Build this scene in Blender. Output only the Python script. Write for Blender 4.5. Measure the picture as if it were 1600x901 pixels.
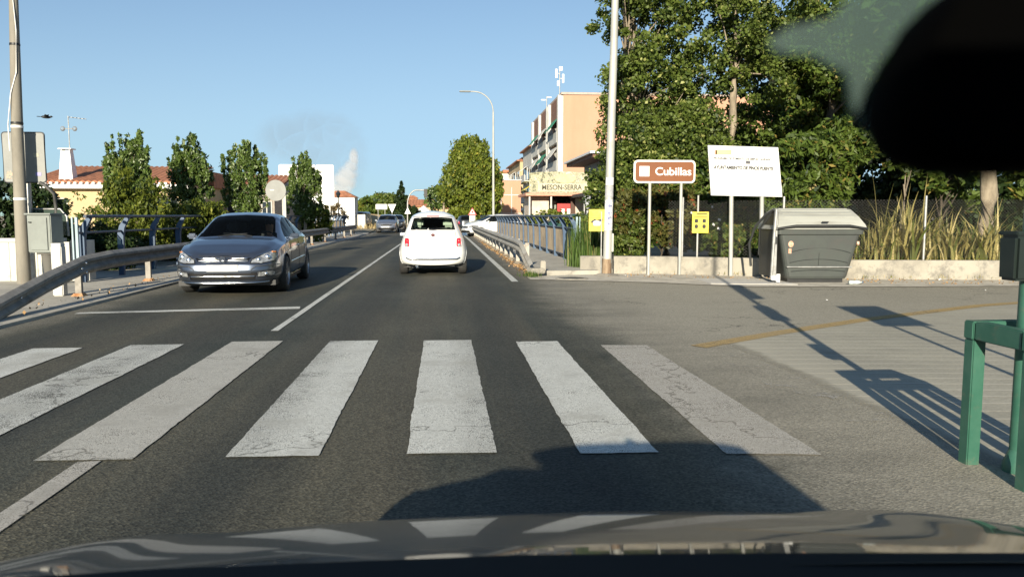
import bpy, bmesh, math, random
import numpy as np
from mathutils import Vector, Matrix
random.seed(7)
rng = np.random.default_rng(11)
PI = math.pi
R = math.radians
sc = bpy.context.scene
for o in list(bpy.data.objects): bpy.data.objects.remove(o)
COL = sc.collection

# ------------------------------------------------------------------ camera, sky, sun, exposure
FPX = 1200.0; CAMH = 1.373
PITCH = math.atan(113.5 / FPX); YAW = math.atan(108 * math.cos(PITCH) / FPX)
cam = bpy.data.cameras.new('camera')
cam.sensor_width = 36; cam.lens = 36 * FPX / 1600
cam.clip_start = 0.02; cam.clip_end = 6000
cam.dof.use_dof = True; cam.dof.focus_distance = 16; cam.dof.aperture_fstop = 9.0
co = bpy.data.objects.new('camera', cam); COL.objects.link(co); sc.camera = co
Fv = Vector((math.sin(YAW) * math.cos(PITCH), math.cos(YAW) * math.cos(PITCH), -math.sin(PITCH)))
Rv = Vector((math.cos(YAW), -math.sin(YAW), 0)); Uv = Rv.cross(Fv)
m = Matrix((Rv, Uv, -Fv)).transposed().to_4x4(); m.translation = (0, 0, CAMH)
co.matrix_world = m
def ray(u, v): return Fv + Rv * ((u - 800) / FPX) + Uv * ((450.5 - v) / FPX)
def G(u, v, z=0.0):
    d = ray(u, v); t = (z - CAMH) / d.z
    return Vector((d.x * t, d.y * t, z))
def A(u, v, Y):
    d = ray(u, v); t = Y / d.y
    return Vector((d.x * t, Y, CAMH + d.z * t))

SUN_DX, SUN_DY, SUN_EL = 0.235, 1.0, R(17.3)
az = math.atan2(-SUN_DX, -SUN_DY)
w = bpy.data.worlds.new('World'); sc.world = w; w.use_nodes = True
nt = w.node_tree; bg = nt.nodes['Background']
sky = nt.nodes.new('ShaderNodeTexSky'); sky.sky_type = 'NISHITA'; sky.sun_disc = False
sky.sun_elevation = SUN_EL; sky.sun_rotation = az % (2 * PI); sky.altitude = 600
sky.air_density = 1.0; sky.dust_density = 0.2; sky.ozone_density = 2.0
SKYS = 0.076      # the colour curve below caps the bright horizon band softly
def vscale(src, k):
    n = nt.nodes.new('ShaderNodeVectorMath'); n.operation = 'SCALE'; n.inputs['Scale'].default_value = k; nt.links.new(src, n.inputs[0]); return n.outputs[0]
cv = nt.nodes.new('ShaderNodeRGBCurve')
for ch, cap in ((0, 0.262), (1, 0.41), (2, 0.56)):
    c_ = cv.mapping.curves[ch]; c_.points[0].location = (0, 0); c_.points[1].location = (1, cap)
    c_.points.new(cap * .6, cap * .6); c_.points.new(cap * 1.05, cap * .88); c_.points.new(cap * 1.5, cap * .98)
cv.mapping.update()
nt.links.new(vscale(sky.outputs[0], SKYS), cv.inputs['Color']); nt.links.new(vscale(cv.outputs[0], 1 / SKYS), bg.inputs[0]); bg.inputs[1].default_value = SKYS
sl = bpy.data.lights.new('sun', 'SUN'); sl.energy = 5.0; sl.angle = R(0.5); sl.color = (1.0, 0.90, 0.72)
so = bpy.data.objects.new('sun', sl); COL.objects.link(so)
hl = math.hypot(SUN_DX, SUN_DY)
d = Vector((SUN_DX / hl * math.cos(SUN_EL), SUN_DY / hl * math.cos(SUN_EL), -math.sin(SUN_EL)))
so.rotation_euler = d.to_track_quat('-Z', 'Y').to_euler(); so.location = (-5, -20, 12)
sc.view_settings.view_transform = 'Standard'; sc.view_settings.look = 'None'
sc.view_settings.gamma = 1; sc.view_settings.use_curve_mapping = False
sc.view_settings.exposure = 0.84
sc.cycles.max_bounces = 10; sc.cycles.transparent_max_bounces = 24
sc.cycles.diffuse_bounces = 3; sc.cycles.glossy_bounces = 3
sc.cycles.caustics_reflective = False; sc.cycles.caustics_refractive = False
sc.cycles.volume_bounces = 8; sc.cycles.volume_step_rate = 1.0; sc.cycles.volume_max_steps = 64

# ------------------------------------------------------------------ materials
MATS = {}
def newmat(name):
    m = bpy.data.materials.new(name); m.use_nodes = True
    return m, m.node_tree, m.node_tree.nodes['Principled BSDF']
def coords(t): return t.nodes.new('ShaderNodeTexCoord').outputs['Object']
def noise(t, vec, scale, detail=4, rough=0.6, stretch=None):
    if stretch:
        mp = t.nodes.new('ShaderNodeMapping'); mp.inputs['Scale'].default_value = stretch
        t.links.new(vec, mp.inputs[0]); vec = mp.outputs[0]
    n = t.nodes.new('ShaderNodeTexNoise'); n.inputs['Scale'].default_value = scale
    n.inputs['Detail'].default_value = detail; n.inputs['Roughness'].default_value = rough
    t.links.new(vec, n.inputs['Vector']); return n.outputs[0]
def ramp(t, fac, stops):
    n = t.nodes.new('ShaderNodeValToRGB')
    while len(n.color_ramp.elements) < len(stops): n.color_ramp.elements.new(0.5)
    for e, (p, c) in zip(n.color_ramp.elements, stops):
        e.position = p; e.color = (*c, 1) if hasattr(c, '__len__') else (c, c, c, 1)
    t.links.new(fac, n.inputs[0]); return n.outputs[0]
def mixc(t, fac, a, b, mode='MIX'):
    n = t.nodes.new('ShaderNodeMix'); n.data_type = 'RGBA'; n.blend_type = mode
    for s, v in ((0, fac), (6, a), (7, b)):
        if isinstance(v, (int, float)): n.inputs[s].default_value = v if s == 0 else (v, v, v, 1)
        elif isinstance(v, tuple): n.inputs[s].default_value = (*v, 1)
        else: t.links.new(v, n.inputs[s])
    return n.outputs[2]
def math_(t, op, a, b=None, clamp=False):
    n = t.nodes.new('ShaderNodeMath'); n.operation = op; n.use_clamp = clamp
    for i, v in enumerate((a, b)):
        if v is None: continue
        if isinstance(v, (int, float)): n.inputs[i].default_value = v
        else: t.links.new(v, n.inputs[i])
    return n.outputs[0]
def bump(t, b, h, strength, dist=0.01):
    n = t.nodes.new('ShaderNodeBump'); n.inputs['Strength'].default_value = strength; n.inputs['Distance'].default_value = dist
    t.links.new(h, n.inputs['Height']); t.links.new(n.outputs[0], b.inputs['Normal'])
def mat(name, c, rough=0.6, metal=0.0, c2=None, vs=3.0, vt=(0.42, 0.62), bs=0, bd=0.004, bscale=40, coat=0, stretch=None, spec=0.5, dirt=None, ds=2.0, dt=(0.5, 0.7)):
    """plain colour c, patches of c2 by noise, dirt patches, bump"""
    if name in MATS: return MATS[name]
    m, t, b = newmat(name)
    if c2 is None: c2 = tuple(x * 0.82 for x in c)
    vec = coords(t)
    f = ramp(t, noise(t, vec, vs, 5, 0.65, stretch), [(vt[0], 0.0), (vt[1], 1.0)])
    col = mixc(t, f, tuple(c), tuple(c2))
    if dirt is not None:
        f2 = ramp(t, noise(t, vec, ds, 6, 0.7, stretch), [(dt[0], 0.0), (dt[1], 1.0)])
        col = mixc(t, f2, col, tuple(dirt))
    t.links.new(col, b.inputs['Base Color'])
    b.inputs['Roughness'].default_value = rough; b.inputs['Metallic'].default_value = metal
    b.inputs['Coat Weight'].default_value = coat; b.inputs['Coat Roughness'].default_value = 0.05
    b.inputs['Specular IOR Level'].default_value = spec
    if bs: bump(t, b, noise(t, vec, bscale, 4), bs, bd)
    MATS[name] = m; return m
def glass(name, tint=(0.75, 0.85, 0.8), trans=0.6, dark=(0.01, 0.012, 0.012)):
    if name in MATS: return MATS[name]
    m, t, b = newmat(name)
    b.inputs['Base Color'].default_value = (*dark, 1); b.inputs['Roughness'].default_value = 0.03
    b.inputs['Specular IOR Level'].default_value = 0.4
    tr = t.nodes.new('ShaderNodeBsdfTransparent'); tr.inputs[0].default_value = (*tint, 1)
    lw = t.nodes.new('ShaderNodeLayerWeight'); lw.inputs[0].default_value = 0.25
    f = math_(t, 'MULTIPLY', math_(t, 'SUBTRACT', 1.0, lw.outputs['Fresnel']), trans)
    mx = t.nodes.new('ShaderNodeMixShader'); t.links.new(f, mx.inputs[0])
    t.links.new(b.outputs[0], mx.inputs[1]); t.links.new(tr.outputs[0], mx.inputs[2])
    t.links.new(mx.outputs[0], t.nodes['Material Output'].inputs[0])
    MATS[name] = m; return m
def leafmat(name, a, bcol, c, trans=0.35, rough=0.5):
    if name in MATS: return MATS[name]
    m, t, b = newmat(name)
    at = t.nodes.new('ShaderNodeAttribute'); at.attribute_name = 'rnd'
    col = ramp(t, at.outputs['Fac'], [(0.0, a), (0.5, bcol), (0.9, bcol), (1.0, c)])
    t.links.new(col, b.inputs['Base Color']); b.inputs['Roughness'].default_value = rough
    b.inputs['Specular IOR Level'].default_value = 0.35
    tl = t.nodes.new('ShaderNodeBsdfTranslucent'); t.links.new(col, tl.inputs[0])
    mx = t.nodes.new('ShaderNodeMixShader'); mx.inputs[0].default_value = trans
    t.links.new(b.outputs[0], mx.inputs[1]); t.links.new(tl.outputs[0], mx.inputs[2])
    t.links.new(mx.outputs[0], t.nodes['Material Output'].inputs[0])
    MATS[name] = m; return m

def road_material():
    m, t, b = newmat('asphalt'); vec = coords(t)
    sx = t.nodes.new('ShaderNodeSeparateXYZ'); t.links.new(vec, sx.inputs[0])
    big = noise(t, vec, 0.5, 5, 0.6)
    fine = noise(t, vec, 46, 3, 0.7); mid = noise(t, vec, 7, 5, 0.7)
    vo = t.nodes.new('ShaderNodeTexVoronoi'); vo.inputs['Scale'].default_value = 75; t.links.new(vec, vo.inputs['Vector'])
    lane = noise(t, vec, 1.2, 4, 0.6, (1.0, 0.07, 1))
    dark = mixc(t, ramp(t, big, [(0.35, 0.0), (0.65, 1.0)]), (0.033, 0.037, 0.030), (0.059, 0.061, 0.049))
    dark = mixc(t, ramp(t, lane, [(0.42, 0.0), (0.68, 0.85)]), dark, (0.095, 0.086, 0.060))
    for xc_, wd_, cc_ in ((-1.15, .30, (0.030, 0.031, 0.027)), (0.62, .30, (0.030, 0.031, 0.027)), (-0.28, .22, (0.088, 0.078, 0.055)), (-4.35, .3, (0.030, 0.031, 0.027)), (-2.85, .28, (0.030, 0.031, 0.027)), (-3.6, .2, (0.080, 0.072, 0.052))):
        q_ = math_(t, 'ABSOLUTE', math_(t, 'SUBTRACT', math_(t, 'ADD', sx.outputs[0], math_(t, 'MULTIPLY', noise(t, vec, 0.7, 4, 0.6, (1, 0.3, 1)), 0.5)), xc_ + 0.25))
        k_ = t.nodes.new('ShaderNodeMapRange'); k_.interpolation_type = 'SMOOTHSTEP'; t.links.new(q_, k_.inputs[0]); k_.inputs[1].default_value = wd_ * 1.7; k_.inputs[2].default_value = wd_ * .3; k_.inputs[3].default_value = 0; k_.inputs[4].default_value = 0.5
        dark = mixc(t, k_.outputs[0], dark, cc_)
    dark = mixc(t, ramp(t, noise(t, vec, 1.7, 6, 0.75, (1, .5, 1)), [(0.60, 0.0), (0.70, 0.6)]), dark, (0.022, 0.022, 0.020))
    light = mixc(t, ramp(t, noise(t, vec, 0.9, 6, 0.7, (0.5, 1.3, 1)), [(0.38, 0.0), (0.62, 1.0)]), (0.19, 0.177, 0.142), (0.265, 0.245, 0.196))
    tr = math_(t, 'ADD', sx.outputs[0], math_(t, 'MULTIPLY', noise(t, vec, 0.9, 6, 0.7), 1.3))
    mr = t.nodes.new('ShaderNodeMapRange'); mr.interpolation_type = 'SMOOTHSTEP'
    t.links.new(tr, mr.inputs[0]); mr.inputs[1].default_value = 1.9; mr.inputs[2].default_value = 3.0
    # light strip beside the left kerb too
    ml = t.nodes.new('ShaderNodeMapRange'); ml.interpolation_type = 'SMOOTHSTEP'
    t.links.new(tr, ml.inputs[0]); ml.inputs[1].default_value = -4.05; ml.inputs[2].default_value = -4.9
    ml.inputs[3].default_value = 0; ml.inputs[4].default_value = 0.55
    fac = math_(t, 'MAXIMUM', mr.outputs[0], ml.outputs[0])
    col = mixc(t, fac, dark, light)
    du = t.nodes.new('ShaderNodeMapRange'); du.interpolation_type = 'SMOOTHSTEP'; t.links.new(math_(t, 'ADD', sx.outputs[0], math_(t, 'MULTIPLY', noise(t, vec, 2.0, 7, 0.75), 0.9)), du.inputs[0])
    du.inputs[1].default_value = 2.75; du.inputs[2].default_value = 3.75; du.inputs[3].default_value = 0; du.inputs[4].default_value = 0.75
    col = mixc(t, du.outputs[0], col, (0.30, 0.278, 0.222))
    gm = math_(t, 'SUBTRACT', 0.62, math_(t, 'MULTIPLY', mr.outputs[0], 0.3))
    grain = ramp(t, vo.outputs['Color'], [(0.15, 0.42), (0.85, 1.75)])
    grain2 = ramp(t, fine, [(0.3, 0.5), (0.7, 1.6)])
    col = mixc(t, gm, col, grain, 'MULTIPLY'); col = mixc(t, gm, col, grain2, 'MULTIPLY')
    # cracks
    cr = t.nodes.new('ShaderNodeTexVoronoi'); cr.feature = 'DISTANCE_TO_EDGE'; cr.inputs['Scale'].default_value = 0.55
    dv = t.nodes.new('ShaderNodeVectorMath'); dv.operation = 'ADD'
    nz = t.nodes.new('ShaderNodeTexNoise'); nz.inputs['Scale'].default_value = 3.5; nz.inputs['Detail'].default_value = 6
    t.links.new(vec, nz.inputs['Vector'])
    t.links.new(vec, dv.inputs[0]); t.links.new(nz.outputs[1], dv.inputs[1]); t.links.new(dv.outputs[0], cr.inputs['Vector'])
    cf = ramp(t, cr.outputs[0], [(0.0, 1.0), (0.012, 0.0)])
    cm = math_(t, 'MULTIPLY', cf, ramp(t, noise(t, vec, 0.35, 3), [(0.52, 0.0), (0.6, 0.8)]))
    cm = math_(t, 'MULTIPLY', cm, math_(t, 'ADD', math_(t, 'MULTIPLY', mr.outputs[0], 0.75), 0.25))
    col = mixc(t, cm, col, (0.02, 0.02, 0.02))
    # sand patches on the old surface, faint in the lane
    sf = math_(t, 'MULTIPLY', ramp(t, noise(t, vec, 1.6, 7, 0.75), [(0.55, 0.0), (0.75, 0.7)]), mr.outputs[0])
    col = mixc(t, sf, col, (0.34, 0.31, 0.25))
    t.links.new(col, b.inputs['Base Color']); b.inputs['Roughness'].default_value = 0.8
    b.inputs['Specular IOR Level'].default_value = 0.25
    h = math_(t, 'ADD', math_(t, 'MULTIPLY', vo.outputs['Distance'], 0.7), math_(t, 'MULTIPLY', mid, 0.5))
    bump(t, b, h, 0.5, 0.008); return m
def paint_material(name, col, wear=0.5, blotch=0.0):
    m, t, b = newmat(name); vec = coords(t)
    n1 = noise(t, vec, 38, 5, 0.75); n2 = noise(t, vec, 2.2, 5, 0.65)
    c = mixc(t, ramp(t, n2, [(0.35, 0.0), (0.7, 1.0)]), tuple(col), tuple(x * 0.74 for x in col))
    vo = t.nodes.new('ShaderNodeTexVoronoi'); vo.inputs['Scale'].default_value = 90; t.links.new(vec, vo.inputs['Vector'])
    c = mixc(t, 0.5, c, ramp(t, vo.outputs['Color'], [(0.1, 0.72), (0.8, 1.1)]), 'MULTIPLY')
    sx = t.nodes.new('ShaderNodeSeparateXYZ'); t.links.new(vec, sx.inputs[0]); tk = None
    for xc_ in (-4.55, -3.05, -1.35, 0.42):
        q_ = math_(t, 'ABSOLUTE', math_(t, 'SUBTRACT', sx.outputs[0], xc_)); k_ = t.nodes.new('ShaderNodeMapRange'); t.links.new(q_, k_.inputs[0])
        k_.inputs[1].default_value = .42; k_.inputs[2].default_value = .05; k_.inputs[3].default_value = 0; k_.inputs[4].default_value = 1
        tk = k_.outputs[0] if tk is None else math_(t, 'MAXIMUM', tk, k_.outputs[0])
    gf = math_(t, 'MULTIPLY', tk, ramp(t, noise(t, vec, 5, 6, 0.7, (1, .25, 1)), [(0.35, 0.1), (0.65, 0.6)]))
    c = mixc(t, gf, c, tuple(x * 0.45 for x in col))
    c = mixc(t, ramp(t, noise(t, vec, 1.1, 6, 0.75), [(0.5, 0.0), (0.72, 0.55)]), c, (0.26, 0.24, 0.19))
    t.links.new(c, b.inputs['Base Color']); b.inputs['Roughness'].default_value = 0.7
    n3 = noise(t, vec, 120, 3, 0.7)
    s = math_(t, 'ADD', math_(t, 'MULTIPLY', n3, 0.55), math_(t, 'ADD', math_(t, 'MULTIPLY', n1, 0.2), math_(t, 'MULTIPLY', n2, 0.25)))
    s = math_(t, 'SUBTRACT', s, math_(t, 'MULTIPLY', tk, 0.035))
    f = ramp(t, s, [(wear, 0.15), (wear + 0.06, 1.0)])
    # thin wandering cracks
    cr = t.nodes.new('ShaderNodeTexVoronoi'); cr.feature = 'DISTANCE_TO_EDGE'; cr.inputs['Scale'].default_value = 0.33
    dv = t.nodes.new('ShaderNodeVectorMath'); dv.operation = 'ADD'
    nz = t.nodes.new('ShaderNodeTexNoise'); nz.inputs['Scale'].default_value = 4; nz.inputs['Detail'].default_value = 7
    t.links.new(vec, nz.inputs['Vector']); t.links.new(vec, dv.inputs[0]); t.links.new(nz.outputs[1], dv.inputs[1]); t.links.new(dv.outputs[0], cr.inputs['Vector'])
    f = math_(t, 'MULTIPLY', f, ramp(t, cr.outputs[0], [(0.002, 0.45), (0.007, 1.0)]))
    if blotch:
        f = math_(t, 'MULTIPLY', f, ramp(t, noise(t, vec, 3.5, 7, 0.8), [(blotch, 0.0), (blotch + 0.06, 1.0)]))
    tr = t.nodes.new('ShaderNodeBsdfTransparent'); mx = t.nodes.new('ShaderNodeMixShader')
    t.links.new(f, mx.inputs[0]); t.links.new(tr.outputs[0], mx.inputs[1]); t.links.new(b.outputs[0], mx.inputs[2])
    t.links.new(mx.outputs[0], t.nodes['Material Output'].inputs[0])
    bump(t, b, n1, 0.3, 0.005); return m
def apron_material():
    m, t, b = newmat('grooved_concrete'); vec = coords(t)
    sx = t.nodes.new('ShaderNodeSeparateXYZ'); t.links.new(vec, sx.inputs[0])
    wob = math_(t, 'MULTIPLY', noise(t, vec, 0.6, 3), 0.10)
    yy = math_(t, 'ADD', math_(t, 'ADD', sx.outputs[1], math_(t, 'MULTIPLY', sx.outputs[0], 0.11)), wob)
    fr = math_(t, 'FRACT', math_(t, 'MULTIPLY', yy, 4.6))
    gr = ramp(t, fr, [(0.0, 1.0), (0.10, 0.0), (0.2, 0.0), (0.24, 0.0)])
    rid = ramp(t, fr, [(0.08, 0.0), (0.16, 1.0), (0.28, 0.0)])
    base = mixc(t, ramp(t, noise(t, vec, 0.8, 6, 0.7), [(0.35, 0.0), (0.65, 1.0)]), (0.285, 0.268, 0.215), (0.36, 0.338, 0.268))
    base = mixc(t, 0.5, base, ramp(t, noise(t, vec, 40, 3, 0.7), [(0.3, 0.65), (0.7, 1.3)]), 'MULTIPLY')
    vis = ramp(t, noise(t, vec, 1.6, 6, 0.75, (0.35, 1.6, 1)), [(0.36, 0.05), (0.62, 1.0)])
    base = mixc(t, math_(t, 'MULTIPLY', math_(t, 'MULTIPLY', gr, vis), 0.75), base, (0.10, 0.098, 0.09))
    base = mixc(t, math_(t, 'MULTIPLY', math_(t, 'MULTIPLY', rid, vis), 0.8), base, (0.50, 0.475, 0.40))
    # dusty margin by the old carriageway edge
    ed = t.nodes.new('ShaderNodeMapRange'); t.links.new(math_(t, 'ADD', sx.outputs[0], math_(t, 'MULTIPLY', noise(t, vec, 2.5, 6, 0.7), 0.4)), ed.inputs[0])
    ed.inputs[1].default_value = 4.0; ed.inputs[2].default_value = 3.4; ed.inputs[3].default_value = 0; ed.inputs[4].default_value = 0.8
    base = mixc(t, ed.outputs[0], base, (0.37, 0.345, 0.275))
    oil = ramp(t, noise(t, vec, 0.33, 4, 0.6), [(0.6, 0.0), (0.72, 0.45)])
    base = mixc(t, oil, base, (0.07, 0.068, 0.06))
    al = t.nodes.new('ShaderNodeMapRange'); t.links.new(math_(t, 'ADD', sx.outputs[0], math_(t, 'MULTIPLY', noise(t, vec, 3.0, 8, 0.75), 0.30)), al.inputs[0])
    al.inputs[1].default_value = 3.15; al.inputs[2].default_value = 3.33
    trn = t.nodes.new('ShaderNodeBsdfTransparent'); mxs = t.nodes.new('ShaderNodeMixShader')
    t.links.new(al.outputs[0], mxs.inputs[0]); t.links.new(trn.outputs[0], mxs.inputs[1]); t.links.new(b.outputs[0], mxs.inputs[2]); t.links.new(mxs.outputs[0], t.nodes['Material Output'].inputs[0])
    t.links.new(base, b.inputs['Base Color']); b.inputs['Roughness'].default_value = 0.75
    h = math_(t, 'SUBTRACT', math_(t, 'MULTIPLY', noise(t, vec, 25, 4), 0.4), gr)
    bump(t, b, h, 0.35, 0.01); return m

WHITE = mat('white_plaster', (0.58, 0.57, 0.53), 0.8, vs=1.2, dirt=(0.42, 0.40, 0.35), ds=1.5, dt=(0.55, 0.8))
GALV = mat('galvanised_steel', (0.42, 0.42, 0.40), 0.5, 0.6, c2=(0.30, 0.30, 0.29), vs=8, dirt=(0.25, 0.20, 0.15), ds=3, dt=(0.58, 0.75))
RAILM = mat('weathered_guardrail_steel', (0.30, 0.28, 0.245), 0.7, 0.1, c2=(0.21, 0.195, 0.17), vs=5, dirt=(0.12, 0.09, 0.065), ds=2.2, dt=(0.56, 0.75), bs=0.3)
RAILPALE = mat('dusty_guardrail_steel', (0.42, 0.40, 0.35), 0.65, 0.25, c2=(0.32, 0.30, 0.26), vs=4, dirt=(0.22, 0.16, 0.11), ds=2.2, dt=(0.56, 0.75))
RUST = mat('rusty_steel', (0.30, 0.13, 0.05), 0.9, 0.1, c2=(0.42, 0.26, 0.14), vs=9)
CONC = mat('aged_concrete', (0.35, 0.325, 0.27), 0.9, c2=(0.26, 0.24, 0.20), vs=1.6, bs=0.5, bd=0.01, bscale=18, dirt=(0.17, 0.16, 0.14), ds=3.0, dt=(0.5, 0.66))
PAVE = mat('dusty_paving', (0.42, 0.395, 0.335), 0.9, c2=(0.33, 0.31, 0.265), vs=1.1, bs=0.4, bd=0.01, bscale=25, dirt=(0.18, 0.165, 0.14), ds=4, dt=(0.55, 0.75))
GRAVEL = mat('gravel_strip', (0.24, 0.20, 0.15), 0.95, c2=(0.13, 0.12, 0.10), vs=9, bs=0.8, bd=0.02, bscale=60, dirt=(0.30, 0.21, 0.13), ds=5)
EARTH = mat('dry_earth', (0.30, 0.24, 0.15), 0.95, c2=(0.20, 0.17, 0.11), vs=0.4, bs=0.5, bd=0.03, bscale=6, dirt=(0.12, 0.13, 0.06), ds=0.7)
BLUE = mat('blue_enamel', (0.036, 0.075, 0.145), 0.45, 0.0, c2=(0.055, 0.10, 0.165), vs=3, dirt=(0.16, 0.18, 0.22), ds=6, dt=(0.6, 0.8))
BLUEGREY = mat('faded_blue_grey_paint', (0.13, 0.19, 0.27), 0.5, 0.1, c2=(0.20, 0.24, 0.28), vs=3)
GREEN = mat('green_enamel', (0.028, 0.105, 0.072), 0.42, 0.0, c2=(0.045, 0.13, 0.092), vs=4, dirt=(0.10, 0.12, 0.085), ds=9, dt=(0.56, 0.75), coat=0.15)
BLACKP = mat('black_plastic', (0.012, 0.013, 0.013), 0.5, c2=(0.02, 0.02, 0.02))
DARKGREY = mat('dark_grey_plastic', (0.058, 0.066, 0.060), 0.5, c2=(0.05, 0.055, 0.053), dirt=(0.085, 0.082, 0.07), ds=1.5, dt=(0.5, 0.85))
BARK = mat('pale_bark', (0.30, 0.25, 0.18), 0.9, c2=(0.16, 0.13, 0.09), vs=5, bs=0.8, bd=0.02, bscale=14, stretch=(1, 1, 0.25))
BARKD = mat('dark_bark', (0.10, 0.08, 0.055), 0.9, c2=(0.05, 0.04, 0.03), vs=6, bs=0.6, bd=0.02, bscale=14, stretch=(1, 1, 0.25))
SALMON = mat('salmon_render', (0.50, 0.275, 0.18), 0.85, c2=(0.45, 0.24, 0.155), vs=0.3, dirt=(0.48, 0.30, 0.21), ds=0.8, dt=(0.6, 0.8), stretch=(1, 1, 0.3))
CREAM = mat('cream_render', (0.50, 0.375, 0.215), 0.85, c2=(0.44, 0.33, 0.19), vs=0.6)
BRICK = mat('brown_brick', (0.26, 0.13, 0.085), 0.9, c2=(0.20, 0.10, 0.07), vs=2)
TERRA = mat('terracotta', (0.40, 0.17, 0.09), 0.85, c2=(0.26, 0.11, 0.06), vs=2.5, dirt=(0.16, 0.10, 0.06), ds=5, dt=(0.55, 0.75))
SIGNW = mat('white_sign_face', (0.74, 0.74, 0.72), 0.4, c2=(0.76, 0.76, 0.74), vs=2)
SIGNBROWN = mat('brown_sign_face', (0.19, 0.062, 0.016), 0.45, c2=(0.17, 0.055, 0.015), vs=3)
SIGNY = mat('yellow_sign_face', (0.80, 0.66, 0.06), 0.45, c2=(0.74, 0.62, 0.10), vs=3)
SIGNBACK = mat('sign_back_aluminium', (0.24, 0.245, 0.23), 0.6, 0.1, c2=(0.20, 0.205, 0.195), vs=2, dirt=(0.22, 0.21, 0.18), ds=4, dt=(0.6, 0.8))
INK = mat('black_ink', (0.02, 0.02, 0.02), 0.6, c2=(0.03, 0.03, 0.03))
GREYINK = mat('faded_grey_ink', (0.07, 0.07, 0.08), 0.6, c2=(0.16, 0.16, 0.17), vs=12)
DARKGLASS = mat('dark_window_glass', (0.02, 0.025, 0.03), 0.06, c2=(0.03, 0.035, 0.04))
AWN = mat('green_awning_cloth', (0.03, 0.20, 0.12), 0.8, c2=(0.04, 0.24, 0.14))
REDP = mat('red_paint', (0.42, 0.035, 0.03), 0.5, c2=(0.35, 0.03, 0.03))
TYRE = mat('tyre_rubber', (0.022, 0.022, 0.021), 0.8, c2=(0.04, 0.038, 0.034), vs=6)
RIM = mat('alloy_rim', (0.42, 0.43, 0.44), 0.3, 0.85, c2=(0.35, 0.35, 0.36))
CHROME = mat('chrome', (0.75, 0.76, 0.77), 0.12, 1.0, c2=(0.65, 0.66, 0.67))
LAMPCL = mat('clear_lamp_lens', (0.55, 0.57, 0.58), 0.08, 0.5, c2=(0.22, 0.23, 0.24), vs=14, coat=1.0)
LAMPRED = mat('red_lamp_lens', (0.50, 0.012, 0.02), 0.15, 0.0, c2=(0.62, 0.03, 0.05), vs=14, coat=1.0)
LAMPOR = mat('orange_lamp_lens', (0.75, 0.26, 0.05), 0.2, 0.0, c2=(0.6, 0.2, 0.04), vs=14, coat=1.0)
PLATE = mat('blank_number_plate', (0.40, 0.40, 0.40), 0.4, c2=(0.54, 0.54, 0.53), vs=7)
SKIN = mat('skin', (0.48, 0.25, 0.16), 0.55, c2=(0.44, 0.22, 0.14))
POLEC = mat('weathered_pole_paint', (0.44, 0.44, 0.40), 0.6, 0.2, c2=(0.36, 0.36, 0.33), vs=4, dirt=(0.22, 0.19, 0.15), ds=3, dt=(0.55, 0.75), stretch=(1, 1, 0.4))
POLECONC = mat('concrete_pole', (0.25, 0.23, 0.19), 0.9, c2=(0.19, 0.175, 0.145), vs=3, stretch=(1, 1, 0.3), bs=0.4, bscale=30, dirt=(0.22, 0.13, 0.09), ds=2, dt=(0.62, 0.75))
L_POP = leafmat('poplar_leaf', (0.020, 0.042, 0.010), (0.12, 0.165, 0.03), (0.36, 0.38, 0.12))
L_POP2 = leafmat('grey_poplar_leaf', (0.024, 0.050, 0.016), (0.12, 0.18, 0.04), (0.38, 0.44, 0.26), 0.3, 0.4)
L_AIL = leafmat('ailanthus_leaf', (0.018, 0.040, 0.010), (0.10, 0.15, 0.025), (0.28, 0.22, 0.055))
L_RED = leafmat('reddish_leaf', (0.04, 0.055, 0.015), (0.12, 0.12, 0.03), (0.28, 0.08, 0.03))
L_YEL = leafmat('yellow_green_leaf', (0.03, 0.055, 0.01), (0.14, 0.17, 0.022), (0.30, 0.31, 0.05))
L_DARK = leafmat('dark_leaf', (0.010, 0.022, 0.007), (0.030, 0.055, 0.015), (0.07, 0.10, 0.03))  # in the left-edge hedge and the woodland this dark tone stands in for shade
L_MAP = leafmat('street_tree_leaf', (0.05, 0.08, 0.012), (0.16, 0.20, 0.026), (0.34, 0.31, 0.05))
L_REED = leafmat('dry_reed_blade', (0.07, 0.11, 0.02), (0.42, 0.36, 0.13), (0.62, 0.52, 0.24), 0.35)
L_REEDG = leafmat('green_reed_blade', (0.035, 0.07, 0.015), (0.09, 0.15, 0.03), (0.28, 0.26, 0.09), 0.3)

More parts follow.
